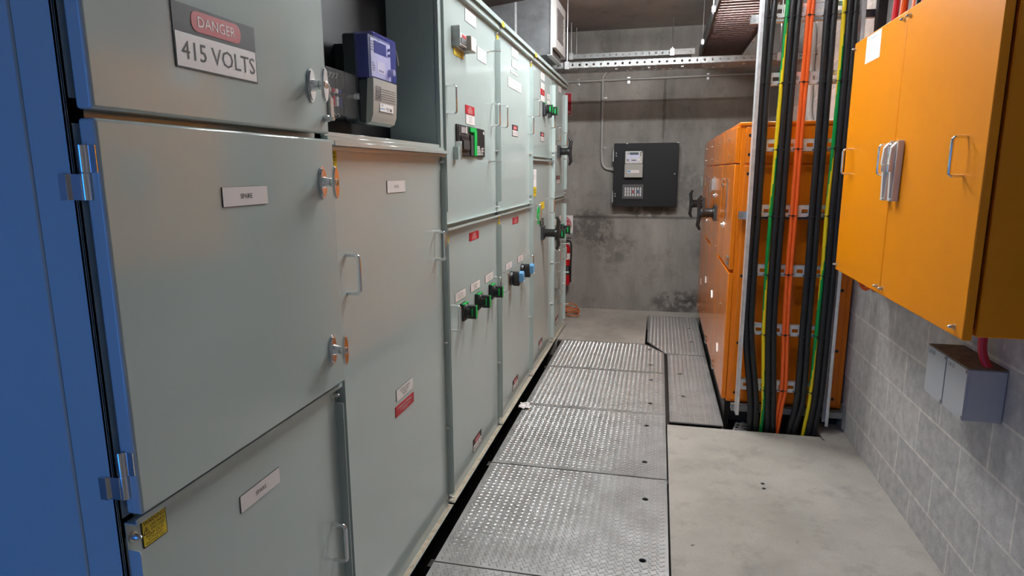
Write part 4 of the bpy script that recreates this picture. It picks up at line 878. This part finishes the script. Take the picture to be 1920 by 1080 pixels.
# grey conduits
def clip(parent, f, a, b, w=.04, h=.016):
    g = G(f); g.box(a-w/2, a+w/2, b-h/2, b+h/2, 0, .003, 'steel'); g.tube([(a+.016*math.cos(R(q)), b, .003+.03*math.sin(R(q))) for q in range(0, 181, 30)], .003, 'steel', 6); g.build('saddle', parent)
t = thing('conduit', 'grey conduit running level along the top of the far wall', 'conduit', (0, YB-.016, 2.573))
g = G(FW); g.tube([(-2.2, 2.560, .016), (XW-.002, 2.592, .016)], .0125, 'pvc', 12); g.build('pipe', t)
for a, w in ((-.82, .10), (-.655, .05), (-.54, .08)): g = G(FW); z = 2.56+(a+2.2)*.0095; g.tube([(a-w/2, z, .016), (a+w/2, z+.0005, .016)], .0165, 'pvc', 12); g.build('coupling', t)
for a in (-.92, -.37, .46): g = G(FW); z = 2.56+(a+2.2)*.0095; g.box(a-.012, a+.012, z-.045, z+.025, 0, .004, 'steel'); g.box(a-.010, a+.010, z-.04, z-.02, .004, .03, 'steel'); g.build('saddle', t)
t = thing('conduit', 'grey conduit dropping to the left side of the black meter panel', 'conduit', (-.646, YB-.016, 1.6))
g = G(FW); g.tube(curve([(-.46, 2.70, .02), (-.54, 2.688, .02), (-.60, 2.665, .018), (-.64, 2.62, .016), (-.650, 2.55, .016), (-.649, 2.3, .016), (-.647, 1.95, .016), (-.645, 1.78, .016), (-.640, 1.70, .017), (-.615, 1.64, .02), (-.57, 1.617, .025), (-.51, 1.613, .03)], 6), .0165, 'pvc', 12); g.build('pipe', t)
g = G(FW); g.tube([(-.535, 1.614, .028), (-.497, 1.613, .03)], .022, 'pvc', 12); g.build('coupling', t)
for b in (2.39, 1.85): clip(t, FW, -.630, b, .06)
# conduit on the block wall behind the cables
t = thing('conduit', 'grey conduit bending up the block wall behind the vertical cables', 'conduit', (1.14, 5.6, 1.95)); FRW = frame((XW, 0, 0), (0, -1, 0), (0, 0, 1))
g = G(FRW); g.tube(curve([(-5.30, 1.925, .03), (-5.45, 1.95, .029), (-5.56, 2.01, .027), (-5.60, 2.1, .027), (-5.63, 2.4, .027), (-5.64, 2.60, .027), (-5.68, 2.70, .027), (-5.80, 2.76, .027), (-5.95, 2.77, .027)], 6), .024, 'pvc', 12); g.build('pipe', t)
for b in (2.17, 2.50): clip(t, FRW, -5.615, b, .08, .03)
t = thing('conduit', 'grey conduit rising on the block wall behind the dark bracket', 'conduit', (1.14, 3.98, 2.3)); g = G(FRW); g.tube([(-4.06, 2.25, .02), (-4.06, ZC-.002, .02)], .02, 'pvc', 12); g.build('pipe', t)
for b in (2.55,): clip(t, FRW, -4.04, b, .07, .03)
# signs and extinguisher at the far left, beyond the end of the grey row
FS = FW
g = G(FS); g.box(-1.30, -.993, 2.213, 2.456, 0, .003, 'white'); g.box(-1.296, -.997, 2.217, 2.452, .003, .0035, 'red'); g.text('FIRE', -1.145, 2.36, .004, .05, 'white'); g.text('EXTINGUISHER', -1.005, 2.245, .004, .032, 'white', align='R', maxw=.27)
tag(g.build('wall_sign', smooth=False), 'red sign high on the far wall at the end of the grey switchboard', 'sign')
g = G(FS); g.box(-1.20, -.963, .865, 1.090, 0, .003, 'white'); g.prism(ellipse(-1.083, .978, .104, .104, 36), .003, .0036, 'red'); g.prism(ellipse(-1.083, .978, .094, .094, 36), .0036, .0038, 'white'); g.prism([(-1.083+.09*math.cos(R(q)), .975+.09*math.sin(R(q))) for q in range(0, 181, 10)], .0038, .0042, 'red'); g.text('FIRE', -1.06, 1.03, .0046, .026, 'white'); g.text('POWDER', -.998, .995, .0046, .026, 'white', align='R', maxw=.16); g.text('ABE', -1.05, .945, .0046, .016, 'inkgrey')
tag(g.build('wall_sign', smooth=False), 'white square sign with a red disc above the fire extinguisher', 'sign')
t = thing('fire_extinguisher', 'red fire extinguisher on the far wall past the grey switchboard', 'fire extinguisher', (-1.04, 7.16, .30)); FX = Matrix.Translation((-1.04, 7.16, .30))
g = G(FX); g.lathe([(.06, 0), (.07, .01), (.07, .42), (.062, .45), (.035, .475), (.02, .485), (.02, .50)], 'redpaint', 24); g.build('cylinder', t)
g = G(FX); g.lathe([(.0708, .30), (.0708, .37)], 'white', 24); g.lathe([(.0708, .12), (.0708, .23)], 'ink', 24); g.lathe([(.0712, .135), (.0712, .215)], 'grille', 8); g.build('label_band', t)
g = G(FX); g.lathe([(.022, .5), (.022, .535)], 'steel', 14); g.box(-.012, .075, -.010, .010, .535, .547, 'black'); g.tube([(0, 0, .55), (.05, 0, .58), (.10, 0, .595)], .007, 'steel', 8); g.build('valve', t)
g = G(FX); g.tube(curve([(.02, -.02, .52), (.075, -.03, .50), (.085, -.03, .40), (.078, -.02, .2), (.075, 0, .03)]), .010, 'black', 8); g.build('hose', t)
g = G(FX); g.box(-.05, .05, .066, .139, .40, .43, 'blackmet'); g.box(-.02, .02, .06, .139, .36, .46, 'blackmet'); g.build('bracket', t)
g = G(); P = []
for q in range(70):
    a = q*.42; r = .085+.03*math.sin(q*.7)+.02*math.sin(q*.23); P.append((-.945+.05*math.sin(q*.11)+r*math.cos(a), 6.93+.05*math.cos(q*.17)+r*1.15*math.sin(a), .012+.0012*q+.005*math.sin(q*.9)))
g.tube(curve(P, 3), .0075, 'cordorange', 8); tag(g.build('extension_cord'), 'coil of orange cord lying on the floor in the far left corner', 'cord')

# ------------------------------------------------------------------ overhead
def tray_side(x0, x1, y, z, h, step, nm='side_rail', parent=None, ribs=True, t=.0015, far=False):
    F = frame((0, y, z), (1, 0, 0), (0, 0, 1)); g = G(F); hs = []; a = x0+step/2
    while a < x1-step*.3: hs.append(ellipse(a, h*.48, .011, .011, 12)); a += step
    g.prism([(x0, 0), (x1, 0), (x1, h), (x0, h)], -t, 0, 'zincdull', holes=hs); a = x0
    while a < x1 and ribs: g.box(a-step*.16, a+step*.16, .003, h-.003, 0, .006, 'zincdull'); a += step
    g.box(x0, x1, h-.002, h, 0, .009, 'zincdull'); return g.build(nm, parent, smooth=False)
t = thing('cable_tray', 'lower galvanised cable tray crossing overhead before the far wall', 'cable tray', (0, 6.16, 2.522))
yA0, yA1, zA = 6.0, 6.33, 2.522
tray_side(-1.75, XW-.004, yA0, zA, .050, .0645, parent=t); tray_side(-1.75, XW-.004, yA1, zA, .050, .0645, parent=t, ribs=False)
g = G(); hs = []
for i in range(40):
    for j in range(3): x = -1.70+.0645*i+(.03 if j == 1 else 0); y = yA0+.05+.11*j; hs.append([(x, y), (x+.03, y), (x+.03, y+.012), (x, y+.012)])
g.prism([(-1.75, yA0), (XW-.004, yA0), (XW-.004, yA1), (-1.75, yA1)], zA-.0015, zA, 'zincdull', holes=hs)
g.build('perforated_base', t, smooth=False)
for i, x in enumerate((-.42, -.29, -.19, -.13, -.07, .06, .16, .34, .50, .68)): g = G(); g.box(x-.012, x+.012, yA0+.07+.02*(i % 3), yA0+.10+.02*(i % 3), zA-.016, zA-.0015, 'steel'); g.build('clip', t)
g = G()
for x, y in ((-.42, 7.27), (-.30, 7.27), (.40, 7.2)): pass
t2 = thing('cable_tray', 'upper galvanised cable tray overhead, ending at the wide ladder tray', 'cable tray', (-.6, 7.0, 2.775)); yB0 = 6.88; zB = 2.748
tray_side(-1.9, .268, yB0, zB, .044, .066, parent=t2); tray_side(-1.9, .268, yB0+.2, zB, .044, .066, parent=t2, ribs=False)
g = G(); g.box(-1.9, .268, yB0, yB0+.2, zB-.0015, zB, 'zincdull'); g.build('perforated_base', t2, smooth=False)
g = G(frame((0, yB0-.003, zB), (1, 0, 0), (0, 0, 1))); g.prism([(.09, -.004), (.295, -.004), (.295, .050), (.09, .050)], -.002, .008, 'grille', holes=[ellipse(.135, .022, .012, .011, 10), ellipse(.20, .022, .012, .011, 10), ellipse(.255, .022, .008, .008, 10)]); g.build('splice_plate', t2, smooth=False)
for k, (x, y, zl) in enumerate(((-.945, 6.85, zB-.01), (-.925, 7.10, zB-.01), (.075, 6.85, zB-.01), (-.86, 5.97, zA-.01), (.95, 5.97, zA-.01))):
    par = t2 if y > 6.5 else t
    g = G(Matrix.Translation((x, y, 0))); g.tube([(0, 0, zl), (0, 0, ZC-.001)], .005, 'steel', 8); g.build('hanger_rod', par)
    g = G(Matrix.Translation((x, y, 0))); g.box(-.02, .02, -.012, .012, zl-.004, zl+.06, 'zinc'); g.lathe([(.010, zl+.06), (.010, zl+.07)], 'steel', 6); g.build('hanger_bracket', par)
t = thing('ladder_tray', 'wide slatted ladder tray with slats tinted for orange bounce, running under the ceiling', 'cable tray', (.54, 4.5, 2.76)); zL = 2.77
for x in (.352, .738): g = G(); g.box(x-.010, x+.010, 1.2, 7.02, zL-.055, zL+.055, 'darkzinc'); g.build('side_rail', t, bevel=.003)
n = 0; y = 4.2
M['slat'] = mat('slat_bounce_tint', (.14, .092, .08), .45, .5, var=.3, scale=30)  # pinkish base colour paints in orange light bounced from the cabinets
while y < 6.98:
    g = G(frame((0, y, zL-.045), (1, 0, 0), (0, 1, 0))); g.prism([(.362, 0), (.728, 0), (.728, .052), (.362, .052)], 0, .002, 'slat', holes=slots(.362, .728, .026, .036, .024, .020)); g.box(.362, .728, 0, .002, -.009, 0, 'slat'); g.box(.362, .728, .05, .052, -.009, 0, 'slat'); g.build('slat', t, smooth=False); y += .078
for k, (x, y) in enumerate(((.33, 5.0), (.33, 6.2), (.76, 5.0), (.76, 6.2))): g = G(Matrix.Translation((x, y, 0))); g.tube([(0, 0, zL-.07), (0, 0, ZC-.001)], .005, 'steel', 8); g.box(-.012, .012, -.012, .012, zL-.06, zL-.02, 'zinc'); g.build('hanger_rod', t)
# sheet metal duct above the board, with a white grille on its end
t = thing('ventilation_duct', 'galvanised duct with a white louvred grille above the grey switchboard', 'duct', (-1.6, 5.40, 2.50))
xD, yD0, yD1, zD = -.873, 5.162, 5.66, 2.50; FD2 = frame((0, yD0, 0), (1, 0, 0), (0, 0, 1))
g = G(FD2); g.prism([(-2.28, zD), (xD, zD), (xD, 2.94), (-1.34, 2.885), (-2.28, 2.80)], -(yD1-yD0), 0, 'duct'); g.build('duct_body', t, bevel=.002)
g = G(FD2); g.box(xD-.004, xD+.010, zD-.004, 2.945, -.02, .012, 'zinc'); g.box(xD-.030, xD+.010, zD-.006, zD, -(yD1-yD0), .012, 'zinc'); g.box(-1.165, -1.148, zD+.002, 2.907, 0, .003, 'zinc'); g.build('flange', t, bevel=.0015)
FG = frame((xD+.010, 0, 0), (0, 1, 0), (0, 0, 1)); g = G(FG); g.prism(rrect(yD0+.012, yD1+.01, zD+.055, 2.93, .004), 0, .028, 'louvre', holes=[[(yD0+.065, zD+.125), (yD1-.045, zD+.125), (yD1-.045, 2.865), (yD0+.065, 2.865)]]); g.box(yD0+.06, yD1-.04, zD+.12, 2.87, 0, .004, 'louvre'); fr = g.build('grille_frame', t, bevel=.002)
z = zD+.13
while z < 2.862: g = G(FG); g.add([(yD0+.065, z, .006), (yD1-.045, z, .006), (yD1-.045, z-.006, .024), (yD0+.065, z-.006, .024), (yD0+.065, z+.003, .006), (yD1-.045, z+.003, .006), (yD1-.045, z-.003, .024), (yD0+.065, z-.003, .024)], [(0, 3, 2, 1), (4, 5, 6, 7), (0, 1, 5, 4), (2, 3, 7, 6), (1, 2, 6, 5), (0, 4, 7, 3)], 'louvre'); g.build('louvre', fr, smooth=False); z += .0165
